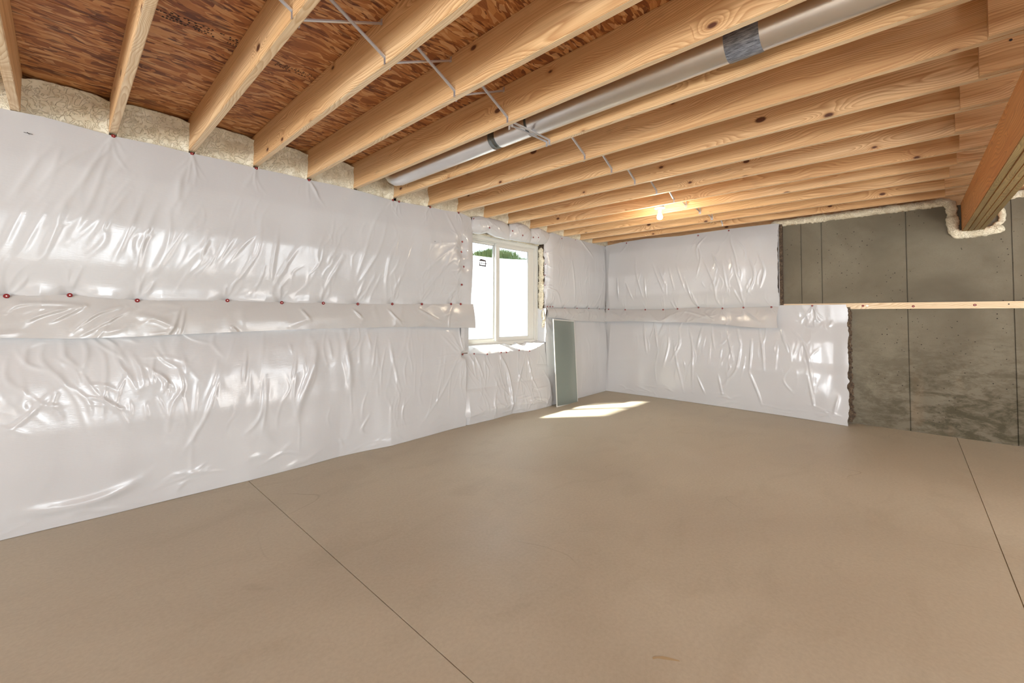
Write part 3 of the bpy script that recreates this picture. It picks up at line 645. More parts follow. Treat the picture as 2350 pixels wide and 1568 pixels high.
def sheet(name, wall, u0, u1, zb, zt, off, wr=(), nails=(), res=.0065, m=None, parent=None, seed=1, lf=.006, rnd=(), star=(), jag=.0, back=0.0, vres=None):
    """film hanging in front of a wall. wall 'B': u = X and film faces -Y. wall 'R': u = Y and film faces -X.
    zb, zt: callables of u; off: callable (U,T,Z) giving the distance out from the nailing line"""
    r = np.random.default_rng(seed)
    nu = max(8, int(abs(u1-u0)/res)); um = np.linspace(u0, u1, nu); B = zb(um); T_ = zt(um)
    nv = max(6, int((T_-B).max()/(vres or res)))
    U = np.repeat(um[:, None], nv, 1); t = np.linspace(0, 1, nv)[None, :]; T = np.repeat(t, nu, 0)
    Z = B[:, None]+(T_-B)[:, None]*t
    H = off(U, T, Z)
    H = H+lf*vnoise(U, Z, 5.0, 1.6, seed, 2)*np.sin(np.pi*np.clip(T, .02, .98))**.5
    for path, w, a in wr: wrinkle(H, U, Z, path, w, a, 0, 0, 0, 0)
    for (n, a0, a1, b0, b1, ang, sd, l0, l1, w0, w1, am) in rnd:
        for pth in rand_wr(r, n, a0, a1, b0, b1, ang, sd, l0, l1): wrinkle(H, U, Z, pth, r.uniform(w0, w1), am*r.uniform(.35, 1), 0, 0, 0, 0)
    for (nu_, nz_, n, a0, a1, ln) in star:   # rays gathered at a nail
        for k in range(n):
            a = math.radians(r.uniform(a0, a1)); l = r.uniform(.4, 1)*ln; c = r.normal(0, .08)*l
            wrinkle(H, U, Z, [(nu_, nz_), (nu_+math.cos(a)*l/2-math.sin(a)*c, nz_+math.sin(a)*l/2+math.cos(a)*c), (nu_+math.cos(a)*l, nz_+math.sin(a)*l)], r.uniform(.006, .011), r.uniform(.0015, .0038), 0, 0, 0, 0)
    for (a, b) in nails: 
        d2 = (U-a)**2+(Z-b)**2; H = H*(1-(.85 if b < 1.5 or b > 2.25 else .42)*np.exp(-d2/(.035 if b < 1.5 or b > 2.25 else .07)**2))
    # ragged side edges
    if jag:
        e = np.exp(-((U-u1)/.03)**2); U = U+jag*e*vnoise(Z, Z*0, 14, 1, seed+5, 4); e = np.exp(-((U-u0)/.03)**2); U = U+jag*e*vnoise(Z, Z*0, 14, 1, seed+6, 4)
    if wall == 'B': P = np.stack([U, -H, Z], -1)
    else: P = np.stack([-H, U, Z], -1)
    return grid_mesh(name, P, nu, nv, m or FILM, parent)
def const(c): return lambda u: np.full_like(u, c, dtype=float)
def sst(x):
    x = np.clip(x, 0, 1); return x*x*(3-2*x)
def interp(xs, ys): return lambda u: np.interp(u, xs, ys)
def smooth_interp(T, xs, ys):
    g = np.linspace(-.25, 1.25, 601); y = np.interp(g, xs, ys); k = np.exp(-np.linspace(-2.2, 2.2, 49)**2); k /= k.sum()
    y2 = np.convolve(np.pad(y, 24, 'edge'), k, 'valid'); w = np.clip(np.minimum(g, 1-g)/.06, 0, 1)   # keep the nailed edges exact
    return np.interp(T, g, y2*w+y*(1-w))
# shared nail mesh
bmn = bmesh.new(); lathe(bmn, [(.0128, 0), (.0128, .0018), (.0105, .0036), (.0034, .0042), (.0030, .0048), (.0001, .0050)], 14, 'Z'); NAIL = bpy.data.meshes.new('cap_nail'); bmn.to_mesh(NAIL); bmn.free(); NAIL.materials.append(RED); NAIL.materials.append(REDC)
for p in NAIL.polygons:
    p.use_smooth = False; c = p.center
    p.material_index = 1 if math.hypot(c.x, c.y) < .0025 and c.z > .0046 else 0
def nail(parent, wall, u, z, out, sc=1.0):
    o = bpy.data.objects.new('cap_nail', NAIL); C.objects.link(o); o.parent = parent
    loc = Vector((u, -out, z)) if wall == 'B' else Vector((-out, u, z))
    o.location = loc-parent.location
    o.rotation_euler = (Vector((0, -1, 0)) if wall == 'B' else Vector((-1, 0, 0))).to_track_quat('Z', 'Y').to_euler()
    o.scale = (sc,)*3
    return o
def batt(parent, wall, u0, u1, z0, z1, d0, d1):
    bm = bmesh.new()
    if wall == 'B': bx(bm, u0, u1, -d1, -d0, z0, z1)
    else: bx(bm, -d1, -d0, u0, u1, z0, z1)
    o = frombm('fibreglass_batt', bm, BATT, parent); o.location = -parent.location; return o
W = lambda lst, w, a: [(p, w, a) for p in lst]

# --- left wall, upper blanket
seamL = [(-6.414,1.333),(-6.171,1.346),(-5.867,1.322),(-5.369,1.335),(-4.999,1.327),(-4.67,1.33),(-4.359,1.329),(-4.007,1.336),(-3.664,1.342),(-3.283,1.35),(-3.146,1.352),(-6.75,1.335)]
seamf = lambda u: np.interp(u, [p[0] for p in sorted(seamL)], [p[1] for p in sorted(seamL)])
topN = [(-6.003,2.372),(-5.598,2.372),(-5.196,2.370),(-4.80,2.371),(-4.005,2.362),(-3.94,2.358),(-3.566,2.373),(-3.18,2.382),(-2.952,2.352)]
topf = interp([-7.6,-6.465,-6.30,-6.003,-5.80,-5.598,-5.40,-5.196,-5.0,-4.8,-4.6,-4.323,-4.005,-3.78,-3.566,-3.38,-3.18,-3.07,-2.952], [2.385,2.380,2.388,2.368,2.374,2.370,2.374,2.368,2.373,2.369,2.375,2.373,2.353,2.362,2.371,2.371,2.385,2.372,2.345])
vertN = [(-3.146,2.051),(-3.158,1.936),(-3.124,1.772),(-3.148,1.568)]
def off_upper(U, T, Z):
    o = smooth_interp(T, [0, .06, .2, .45, .75, .93, 1], [.004, .020, .050, .075, .062, .022, .004])
    nu_ = np.array(sorted(p[0] for p in seamL)); 
    d = np.min(np.abs(U[..., None]-nu_[None, None, :]), -1)
    o = o+.016*np.clip(d/.12, 0, 1)*np.exp(-(T/.05)**2)
    o = o*np.clip((-2.93-U)/.20, 0, 1)**.5 if True else o
    return o+.004
up = empty('insulation_blanket', (-5, 0, 1.335)); tag(up, 'wide white poly-faced insulation blanket covering the left wall above the nailed seam', 'insulation blanket')
sheet('film', 'B', -7.6, -2.985, seamf, topf, off_upper, W(WR['UL'], .016, .0045), [p for p in seamL]+vertN, seed=2, parent=up,
      rnd=[(34, -7.4, -5.5, 1.65, 2.15, 68, 10, .15, .42, .012, .024, .0045), (70, -5.7, -3.2, 1.45, 2.05, 70, 8, .10, .35, .007, .014, .0026), (8, -3.3, -3.0, 1.5, 2.2, 60, 20, .1, .25, .008, .014, .003)],
      star=[(p[0], p[1], 5, 50, 110, .22) for p in seamL]+[(p[0], p[1], 5, 230, 300, .25) for p in topN]+[(p[0], p[1], 7, 130, 250, .28) for p in vertN], lf=.005)
# return of the film along the window edge
sheet('film_return', 'B', -2.99, -2.972, const(1.352), const(2.345), lambda U, T, Z: .004-.09*np.clip((U+2.99)/.018, 0, 1), parent=up, res=.003, vres=.012, seed=8, lf=0)
for u, z in seamL: nail(up, 'B', u, z, .026)
for u, z in topN[:5]: nail(up, 'B', u, z-.006, .012, .85)
for u, z in topN[5:]: nail(up, 'B', u, z-.006, .02, .8)
for u, z in vertN: nail(up, 'B', u, z, .046, .9)
def off_flapL(U, T, Z): return .018+.040*(1-T)+.012*np.exp(-((T-.0)/.12)**2)*0+.010*np.sin(T*math.pi)+.008*vnoise(U, Z, 2.3, 4, 77, 2)*(1-T)
flb = interp([-7.6,-6.43,-6.165,-5.9,-5.673,-4.819,-4.2,-3.655,-3.3,-2.96], [1.10,1.103,1.088,1.088,1.096,1.113,1.112,1.110,1.092,1.082])
sheet('flap', 'B', -7.6, -2.955, flb, lambda u: seamf(u)+.003, off_flapL, W(WR['FL'], .012, .010), (), seed=12, m=FILM2, parent=up, rnd=[(40, -7.4, -3.0, 1.12, 1.30, 20, 35, .08, .3, .012, .03, .005), (22, -7.4, -5.6, 1.12, 1.30, 15, 30, .08, .35, .010, .02, .009)], res=.005, lf=.004)
batt(up, 'B', -7.6, -2.995, 1.35, 2.34, -YB+.003, -.012)
# --- left wall, lower blanket
lo = empty('insulation_blanket', (-5, 0, 0)); tag(lo, 'white poly insulation blanket low on the left wall, hanging to the floor under the flap', 'insulation blanket')
botX = [-7.6,-6.4,-5.975,-5.218,-4.8,-4.529,-4.3,-4.058,-3.7,-3.268,-3.05,-2.731,-2.5,-2.336,-2.2,-1.95,-1.7,-1.3,-.95,-.6,-.3,.06]
botY = [.07,.075,.098,.113,.10,.078,.10,.136,.12,.094,.10,.114,.095,.085,.13,.16,.15,.12,.12,.11,.10,.09]
bof = interp(botX, botY)
def off_lower(top=.006, full=1.33):
    def f(U, T, Z):
        b = bof(U); zz = Z/full
        return b*np.clip(1-zz/.5, 0, 1)**2+smooth_interp(zz, [0, .03, .12, .25, .42, .60, .74, .82, 1], [-.02, -.005, .028, .058, .078, .066, .036, .010, top])
    return f
sheet('film', 'B', -7.6, -3.105, const(.002), lambda u: seamf(u)-.03, off_lower(), W(WR['LL'], .014, .005)+W(WR['LLS'][:2], .028, .016)+W(WR['LLS'][2:], .03, .018), [(-3.117,.789)], seed=3, parent=lo,
      rnd=[(60, -5.9, -3.3, .25, 1.1, 84, 9, .12, .45, .008, .015, .0034), (26, -6.6, -5.5, .6, 1.1, 120, 25, .10, .30, .007, .012, .006), (40, -7.4, -5.6, .55, 1.12, 110, 35, .10, .30, .010, .018, .0042), (34, -7.2, -3.4, .2, 1.1, 82, 12, .15, .5, .015, .03, .0025), (34, -7.4, -3.2, .03, .16, 8, 14, .1, .35, .010, .02, .0045)],
      star=[(-3.117, .789, 14, 60, 280, .42), (-3.117, .789, 6, 245, 275, .6)], lf=.006)
sheet('window_side_film', 'B', -3.15, -3.012, const(.80), lambda u: seamf(u)-.03, lambda U, T, Z: .035*np.sin(T*np.pi)*np.clip((-3.0-U)/.1, 0, 1)+.006, (), (), seed=31, parent=lo, star=[(-3.117, .789, 8, 40, 88, .3)], lf=.003)
nail(lo, 'B', -3.117, .789, .03, .85)
batt(lo, 'B', -7.6, -3.02, .03, 1.30, -YB+.003, -.0)
# --- below the window
b1 = empty('insulation_blanket', (-2.7, 0, 0)); tag(b1, 'narrow white insulation panel below the left half of the window', 'insulation blanket')
def off_bw(U, T, Z):
    b = bof(U)-.05*np.clip((-3.06-U)/.08, 0, 1); return b*np.clip(1-T/.5, 0, 1)+smooth_interp(T, [0, .04, .15, .45, .8, 1], [-.02, -.005, .04, .062, .035, .004])
sheet('film', 'B', -3.16, -2.36, const(.002), interp([-3.12, -2.94, -2.73, -2.5, -2.33], [.789, .783, .764, .769, .766]), off_bw, W(WR['BW'][:2], .014, .008)+W(WR['BW'][2:3], .02, .03)+W([WR['BW'][6]], .012, .008), (), seed=4, parent=b1,
      rnd=[(26, -3.05, -2.4, .1, .7, 95, 14, .12, .4, .009, .018, .006), (10, -3.1, -2.4, .03, .15, 5, 20, .08, .25, .01, .015, .006)], star=[(-3.117, .789, 6, 280, 310, .5), (-2.936, .783, 3, 250, 290, .2), (-2.728, .764, 4, 250, 290, .25), (-2.493, .769, 4, 250, 290, .25)], lf=.007, res=.005)
b2 = empty('insulation_blanket', (-1.9, 0, 0)); tag(b2, 'white insulation panel below the right half of the window, creased near the floor', 'insulation blanket')
sheet('film', 'B', -2.375, -1.615, const(.002), interp([-2.4, -2.166, -1.96, -1.75, -1.6], [.764, .777, .755, .80, .86]), off_bw, W(WR['BW'][3:6]+WR['BW'][7:], .014, .012), (), seed=5, parent=b2,
      rnd=[(20, -2.3, -1.65, .1, .7, 95, 22, .12, .4, .009, .018, .007), (16, -2.35, -1.65, .03, .28, 10, 30, .08, .3, .01, .018, .011)], star=[(-2.166, .777, 3, 250, 290, .2), (-1.96, .755, 6, 240, 300, .35)], lf=.008, res=.005)
# sill strip of folded film from the frame down to the nails
def off_sill(U, T, Z): return .012-.115*T**1.2+.008*vnoise(U, Z, 7, 9, 9, 3)
sheet('sill_flap', 'B', -3.10, -2.40, interp([-3.12, -2.94, -2.73, -2.5, -2.33], [.789, .783, .764, .769, .766]), const(.866), off_sill, (), (), seed=6, parent=b1, res=.006, lf=.003, rnd=[(10, -3.05, -2.45, .78, .85, 30, 30, .04, .1, .008, .012, .004)])
sheet('sill_flap', 'B', -2.41, -1.60, interp([-2.42, -2.166, -1.96, -1.75, -1.6], [.764, .777, .755, .80, .86]), interp([-2.42, -2.3, -2.2, -2.1, -2.0, -1.9, -1.8, -1.6], [.862, .868, .850, .872, .85, .872, .86, .885]), off_sill, (), (), seed=7, parent=b2, res=.006, lf=.006, rnd=[(16, -2.35, -1.65, .78, .85, 30, 40, .04, .12, .008, .012, .007)])
for u, z in ((-2.936,.783),(-2.728,.764),(-2.493,.769)): nail(b1, 'B', u, z, .02, .75)
for u, z in ((-2.40,.764),(-2.166,.777),(-1.96,.755)): nail(b2, 'B', u, z, .022, .75)
# --- corner, right of the window
c1 = empty('insulation_blanket', (-.8, 0, 0)); tag(c1, 'white insulation blanket in the corner behind the leaning screen, below the seam', 'insulation blanket')
def off_c1(U, T, Z):
    b = bof(U); zz = Z/1.33
    o = b*np.clip(1-zz/.5, 0, 1)**2+smooth_interp(zz, [0, .03, .12, .4, .7, .9, 1], [-.02, -.005, .02, .080, .060, .008, .004])
    e = np.clip((-U)/.10, 0, 1)**.6; return o*(.35+.65*e)+.004-.035*np.clip((U+1.50)/-.12, 0, 1)
sheet('film', 'B', -1.635, -.02, const(.002), const(1.325), off_c1, W(WR['BW'][5:6], .014, .01), (), seed=21, parent=c1, rnd=[(16, -1.6, -1.1, .3, 1.2, 110, 25, .12, .4, .012, .02, .008), (14, -1.1, -.1, .2, 1.2, 85, 12, .15, .4, .012, .03, .003)], lf=.008, res=.0065)
c2 = empty('insulation_blanket', (-.8, 0, 1.33)); tag(c2, 'white insulation blanket between the window and the corner, above the seam', 'insulation blanket')
topc = interp([-1.617,-1.469,-1.252,-1.09,-.922,-.74,-.565,-.4,-.217,-.02], [2.350,2.400,2.380,2.39,2.380,2.385,2.375,2.38,2.372,2.375])
def off_c2(U, T, Z):
    o = smooth_interp(T, [0, .06, .25, .55, .85, 1], [.004, .03, .06, .07, .045, .01]); e = np.clip((-U)/.12, 0, 1)**.6*np.clip((U+1.62)/.1, 0, 1)**.5
    return o*e+.006
rN = [(-1.618,2.099),(-1.618,1.934),(-1.627,1.782),(-1.627,1.642)]; cN = [(-1.60,1.347),(-1.54,1.347),(-1.48,1.348),(-1.192,1.327),(-.882,1.331),(-.561,1.334),(-.25,1.327)]
sheet('film', 'B', -1.640, -.02, const(1.33), topc, off_c2, W(WR['DW'], .016, .010), [(p[0], p[1]) for p in cN], seed=22, parent=c2, jag=.012,
      rnd=[(22, -1.5, -.1, 1.45, 2.2, 82, 14, .12, .4, .010, .02, .0045)], star=[(p[0], p[1], 4, 50, 120, .22) for p in cN]+[(-1.627, 1.642, 6, -60, 10, .3), (-1.258, 2.342, 7, 200, 300, .3)]+[(p[0], p[1], 3, -40, 40, .16) for p in rN], lf=.006, res=.0055)
sheet('flap', 'B', -1.62, -.03, interp([-1.62, -1.3, -1.0, -.5, -.03], [1.20, 1.18, 1.145, 1.13, 1.115]), const(1.328), lambda U, T, Z: (.02+.03*(1-T)+.03*np.sin(T*2.6))*np.clip((-U)/.1, .2, 1), (), (), seed=23, parent=c2, m=FILM2, res=.006, lf=.008, rnd=[(22, -1.55, -.1, 1.14, 1.3, 40, 45, .06, .2, .010, .02, .007)])
for u, z in cN: nail(c2, 'B', u, z, .034, .8)
for u, z in rN: nail(c2, 'B', u, z, .014, .7)
nail(c2, 'B', -1.258, 2.342, .03, .7); nail(c2, 'B', -.9, 2.37, .02, .6)
batt(c2, 'B', -1.615, -.0, 1.35, 2.34, -YB+.003, -.005); batt(c1, 'B', -1.60, .0, .03, 1.3, -YB+.003, -.005)
sheet('film_return', 'B', -1.655, -1.628, const(.86), const(1.325), lambda U, T, Z: .03-.13*np.clip((-1.628-U)/.027, 0, 1)+.006*vnoise(Z*6, U*20, 3, 3, 5, 2), parent=c1, res=.003, vres=.010, seed=88, lf=0)
# --- pillows above the window
def pillow(label, us, zbs, zts, seed, nails_, puff=.075):
    e = empty('insulation_pillow', (sum(us)/len(us), 0, 2.3)); tag(e, label, 'insulation')
    fb = interp(us, zbs); ft = interp(us, zts); u0, u1 = us[0], us[-1]
    def off(U, T, Z):
        s = np.clip((U-u0)/(u1-u0), .001, .999); return .0+puff*(np.sin(np.pi*s)**.3)*(np.sin(np.pi*np.clip(T, .004, .996))**.35)-.02
    sheet('film', 'B', u0, u1, fb, ft, off, (), (), seed=seed, parent=e, res=.005, lf=.01, rnd=[(14, u0+.05, u1-.05, min(zbs), max(zts), 30, 60, .06, .18, .008, .015, .006)], star=[(u, z, 5, 0, 360, .12) for u, z in nails_])
    bm = bmesh.new(); bx(bm, u0+.03, u1-.03, .0, YB+.0, min(max(zbs)+.01, 2.25), 2.36); o = frombm('fibreglass_batt', bm, BATT, e); o.location = -e.location
    for u, z in nails_: nail(e, 'B', u, z, puff-.022, .8)
import_u = np.linspace
pillow('puffy white insulation pillow above the left end of the window', [-3.02,-2.95,-2.85,-2.73,-2.60,-2.47,-2.38,-2.325], [2.205,2.182,2.180,2.215,2.185,2.182,2.18,2.18], [2.25,2.375,2.400,2.405,2.405,2.400,2.385,2.30], 51, [(-2.74,2.268)], .085)
pillow('middle white insulation pillow above the window', [-2.385,-2.33,-2.23,-2.13,-2.03,-1.96,-1.915], [2.20,2.185,2.185,2.185,2.19,2.19,2.20], [2.30,2.385,2.425,2.430,2.420,2.395,2.32], 52, [(-2.385+.03,2.285),(-2.164,2.255)], .10)
pillow('right white insulation pillow above the window with a pointed end', [-1.975,-1.90,-1.80,-1.70,-1.60,-1.52], [2.20,2.195,2.19,2.20,2.22,2.33], [2.33,2.405,2.425,2.415,2.405,2.385], 53, [(-1.935,2.262),(-1.83,2.277)], .085)
# rough wood buck and foam around the window opening
bm = bmesh.new(); bx(bm, WX1+.004, WX1+.030, .012, .10, 1.30, 2.19); o = frombm('window_buck', bm, BATT); tag(o, 'rough wooden buck in the right reveal of the window', 'wood buck')
foam_bead('foam_bead', [(WX1+.002, .05, 1.30), (WX1-.002, .045, 1.5), (WX1+.004, .05, 1.8), (WX1-.002, .045, 2.17)], .016, .042, 'ragged yellow-brown foam strip down the right side of the window', 401, amp=.012)
foam_bead('foam_bead', [(WX0+.05, .085, 2.212), (-2.6, .075, 2.214), (-2.2, .08, 2.21), (WX1-.02, .07, 2.205)], .02, .012, 'cream foam strip along the top of the window frame', 403, amp=.009)
for k, (z0, z1) in enumerate(((1.05, 1.30),)):
    foam_bead('foam_bead', [(WX1-.004, .02, z0), (WX1+.004, .0, (z0+z1)/2), (WX1-.002, .015, z1)], .014, .02, 'short torn foam edge beside the lower right of the window', 405+k, amp=.014)

# --- right wall blankets
ru = empty('insulation_blanket', (0, -1.2, 1.33)); tag(ru, 'white insulation blanket high on the right wall, its wrinkled film ending beside bare concrete', 'insulation blanket')
RN = [(-.084,1.326),(-.383,1.317),(-.722,1.315),(-1.005,1.314),(-1.221,1.325),(-1.518,1.342),(-1.834,1.327),(-2.093,1.336),(-2.414,1.339)]
RT = [(-1.528,2.362),(-1.93,2.378),(-.42,2.38)]
rsf = lambda u: np.interp(u, [p[0] for p in sorted(RN)], [p[1] for p in sorted(RN)])
rtop = interp([-2.50,-2.46,-1.93,-1.505,-1.256,-.9,-.716,-.3,-.0], [2.392,2.402,2.408,2.402,2.395,2.41,2.42,2.41,2.38])
def off_ru(U, T, Z):
    o = smooth_interp(T, [0, .05, .2, .5, .85, 1], [.002, .04, .088, .10, .055, .0]); e = np.clip((-U)/.12, 0, 1)**.6*(.80+.20*sst((U+2.50)/.5))
    return o*e+.022
sheet('film', 'R', -2.50, -.02, rsf, rtop, off_ru, W(WR['RU'], .012, .0105), (), seed=61, parent=ru, jag=.006,
      rnd=[(40, -2.3, -.3, 1.42, 1.95, 98, 8, .10, .28, .007, .012, .006), (12, -2.3, -.5, 2.0, 2.35, 95, 15, .1, .25, .012, .02, .004)],
      star=[(p[0], p[1], 5, 60, 120, .22) for p in RN]+[(p[0], p[1], 5, 230, 310, .22) for p in RT], lf=.008, res=.0055)
def off_rf(U, T, Z): return .034+.075*(1-T)+.012*np.sin(T*math.pi)
sheet('flap', 'R', -2.485, -.03, interp([-2.49,-2.3,-2.105,-1.838,-1.5,-1.05,-.5,-.1], [1.078,1.072,1.083,1.112,1.13,1.125,1.14,1.125]), lambda u: rsf(u)+.003, off_rf, W(WR['FR'], .014, .012), (), seed=62, parent=ru, m=FILM2, jag=.008, res=.0055, lf=.010,
      rnd=[(34, -2.4, -.1, 1.12, 1.30, 150, 35, .06, .22, .010, .02, .007)], star=[(p[0], p[1], 3, 230, 330, .15) for p in RN])
# the turned edge at the right end
sheet('film_return', 'R', -2.512, -2.496, const(1.35), const(2.392), lambda U, T, Z: .026-.05*np.clip((-2.496-U)/.016, 0, 1), parent=ru, res=.003, vres=.012, seed=63, lf=0)
for u, z in RN: nail(ru, 'R', u, z, .048, .9)
for u, z in RT: nail(ru, 'R', u, z, .062, .8)
b_ = batt(ru, 'R', -2.535, -.0, 1.36, 2.385, -XR+.002, .012)
rl = empty('insulation_blanket', (0, -1.6, 0)); tag(rl, 'white insulation blanket low on the right wall, with a ragged free edge over dark batting', 'insulation blanket')
rbY = lambda u: np.interp(u, [-3.2, -2.9, -2.546, -2.0, -1.49, -1.0, -.5, -.05], [.16, .12, .085, .07, .065, .07, .085, .11])
def off_rl(U, T, Z):
    o = smooth_interp(T, [0, .03, .12, .4, .68, .84, .92, 1], [.0, .008, .035, .090, .056, .008, .004, .0]); e = np.clip((-U)/.12, .15, 1)**.6*(.80+.20*sst((U+3.17)/.5))
    return o*e+.020+rbY(U)*np.clip(1-T/.5, 0, 1)**1.3
sheet('film', 'R', -3.170, -.02, const(.003), const(1.362), off_rl, W(WR['RL'], .014, .0115), (), seed=64, parent=rl, jag=.010,
      rnd=[(48, -2.9, -.5, .35, 1.1, 97, 10, .15, .4, .009, .015, .006), (22, -3.1, -.2, .03, .18, 5, 18, .1, .3, .010, .016, .006), (14, -3.0, -2.5, 1.1, 1.33, 70, 30, .06, .2, .01, .018, .006)],
      star=[(-2.838, 1.351, 7, 230, 310, .25)], lf=.009, res=.006)
nail(rl, 'R', -2.838, 1.351, .030, .8)
batt(rl, 'R', -3.192, -.0, .02, 1.33, -XR+.002, .010)
bm = bmesh.new(); rr = random.Random(4)
for k in range(60):   # torn batting along the free edge
    z = rr.uniform(.05, 1.3); s = rr.uniform(.006, .02)*(2.2 if z < .5 and rr.random() < .25 else 1); y = -3.19-rr.uniform(0, .008)
    vv = bmesh.ops.create_icosphere(bm, subdivisions=1, radius=s)['verts']
    for v in vv: v.co = Vector((v.co.x*.5+.015, v.co.y*.7+y, v.co.z*1.3+z))
o = frombm('torn_batting', bm, BATT, rl); o.location = -rl.location; o['kind'] = 'stuff'

# ------------------------------------------------------------------ furring batten on the right wall
bat = box('batten', (.020, YREAR, 1.310), (XR-.001, -.05, 1.378), PINE2, bevel=.002); tag(bat, 'long pale pine furring strip nailed across the concrete wall', 'batten')
for u, z in ((-3.304,1.346),(-3.719,1.336),(-4.164,1.344)): nail(bat, 'R', u, z, -.019, .9)
bm = bmesh.new(); lathe(bm, [(.0001, 0), (.012, 0), (.012, -.002), (.006, -.004), (.005, -.0015), (.0001, -.0012)], 14, 'X', (.0195, -3.342, 1.346)); o = frombm('washer', bm, PORC, bat); o.location = -bat.location
bm = bmesh.new(); lathe(bm, [(.0001, 0), (.006, 0), (.006, -.001), (.0001, -.0015)], 10, 'X', (.0195, -4.384, 1.35)); o = frombm('screw_head', bm, INK, bat); o.location = -bat.location

# ------------------------------------------------------------------ steel cross bridging
def strap(p0, p1, label, w=.015, tab0=None, tab1=None):
    """folded channel strap from p0 to p1 with bent nailing tabs"""
    a, b = Vector(p0), Vector(p1); d = (b-a).normalized(); side = Vector((0, 1, 0)); nrm = d.cross(side).normalized(); bm = bmesh.new()
    prof = [(-w/2, .0), (-w/2, .006), (-w/2+.002, .007), (0, .0035), (w/2-.002, .007), (w/2, .006), (w/2, .0), (0, -.003)]
    A = [bm.verts.new(a+side*s+nrm*h) for s, h in prof]; B = [bm.verts.new(b+side*s+nrm*h) for s, h in prof]; n = len(prof)
    bm.faces.new(A); bm.faces.new(B[::-1])
    for i in range(n): bm.faces.new((A[i], A[(i+1) % n], B[(i+1) % n], B[i]))
    root = frombm('bridging_strap', bm, STEEL); tag(root, label, 'bridging', 'steel cross bridging between joists')
    for end, s in ((a, -1), (b, 1)):
        bm = bmesh.new(); z0, z1 = (end.z-.030, end.z+.004) if end.z < 2.5 else (end.z-.004, end.z+.026)
        bx(bm, end.x-.001*(1 if s < 0 else -.2), end.x+.001*(1 if s > 0 else -.2), end.y-.0075, end.y+.0075, z0, z1); frombm('nailing_tab', bm, STEEL, root)
    return root
bn = [('behind the first joist', '')]
for i in range(0, 15):
    xa, xb = JX[i]+.0015, JX[i+1]-TJ-.0015; nm = 'between the %s and %s joists' % (ordn[i], ordn[i+1]); y = -1.95+.004*(i % 3)
    if i == 5:
        strap((xa, y-.012, HJ+.012), (xb, y-.006, HJ+.018), 'upper of two steel straps bent beneath the round duct'); strap((xa, y+.012, HJ+.004), (xb, y+.016, HJ+.010), 'lower of two steel straps bent beneath the round duct', .013)
    elif i in (11, 12, 13):
        strap((xa, y-.09, HJ+.20), (xb, y, HJ+.045), 'steel strap leaning in from the near side '+nm, .010); strap((xa, y+.09, HJ+.20), (xb, y+.012, HJ+.045), 'steel strap leaning in from the window side '+nm, .010)
    else:
        strap((xa, y-.012, HJ+.212), (xb, y-.006, HJ+.028), 'steel bridging strap falling to the right '+nm); strap((xa, y+.022, HJ+.028), (xb, y+.026, HJ+.200), 'steel bridging strap rising to the right '+nm)

# ------------------------------------------------------------------ galvanized duct
dx, dz_, dr = -4.125, 2.482, .076
duct = empty('round_duct', (dx, -2, dz_)); tag(duct, 'round galvanized steel duct between two joists, with grey tape', 'duct')
def dsec(nm, y0, y1, r0, r1, m=GALV, extra=()):
    bm = bmesh.new(); lathe(bm, [(r0-.001, y0), (r0, y0)]+list(extra)+[(r1, y1), (r1-.001, y1)], 40, 'Y', (dx, 0, dz_)); o = frombm(nm, bm, m, duct, True); o.location = -duct.location
    md = o.modifiers.new('es', 'EDGE_SPLIT'); md.split_angle = math.radians(35); return o
dsec('pipe_section', -3.17, -1.90, dr, dr); dsec('pipe_section', -8.5, -3.16, dr+.001, dr+.001); dsec('pipe_section', -1.92, -1.62, dr-.004, dr-.004)
dsec('crimped_collar', -1.63, -1.55, dr-.009, dr-.009, mat('crimped_steel', (.18,.20,.20), .35, .9), [(dr-.005, -1.615), (dr-.010, -1.60), (dr-.005, -1.585), (dr-.010, -1.57)])
dsec('pipe_section', -1.555, -.33, dr-.003, dr-.003); dsec('rolled_rim', -1.915, -1.897, dr+.0015, dr+.0015, mat('rim_dark_steel', (.16,.17,.17), .4, .8))  # rim is a darker steel band at the pipe joint
dsec('tape_band', -3.235, -3.095, dr+.0022, dr+.0022, TAPE, [(dr+.004, -3.22), (dr+.0028, -3.19), (dr+.0045, -3.165), (dr+.003, -3.13), (dr+.004, -3.105)])
for i in range(4):   # gored elbow turning up through the subfloor
    bm = bmesh.new(); R = .10; rings = []
    for t in (i/4, (i+1)/4):
        a = t*math.pi/2*.95; cy, cz = -.33+R*math.sin(a)*1.5, dz_+R*(1-math.cos(a)); ring = []
        for k in range(32):
            b = 2*math.pi*k/32; rr_ = dr-.003-(.001 if t == i/4 else 0); px = rr_*math.cos(b); q_ = rr_*math.sin(b)
            ring.append(bm.verts.new((dx+px, cy-q_*math.sin(a)*-1*-1, cz+q_*math.cos(a))))
        rings.append(ring)
    for k in range(32): bm.faces.new((rings[0][k], rings[0][(k+1) % 32], rings[1][(k+1) % 32], rings[1][k]))
    o = frombm('elbow_gore', bm, GALV, duct, True); o.location = -duct.location
bm = bmesh.new(); bx(bm, dx+.052, dx+.058, -8.4, -3.24, dz_-.0545, dz_-.0515); bx(bm, dx+.050, dx+.056, -3.09, -1.93, dz_-.0565, dz_-.0535); o = frombm('lock_seam', bm, GALV, duct); o.location = -duct.location

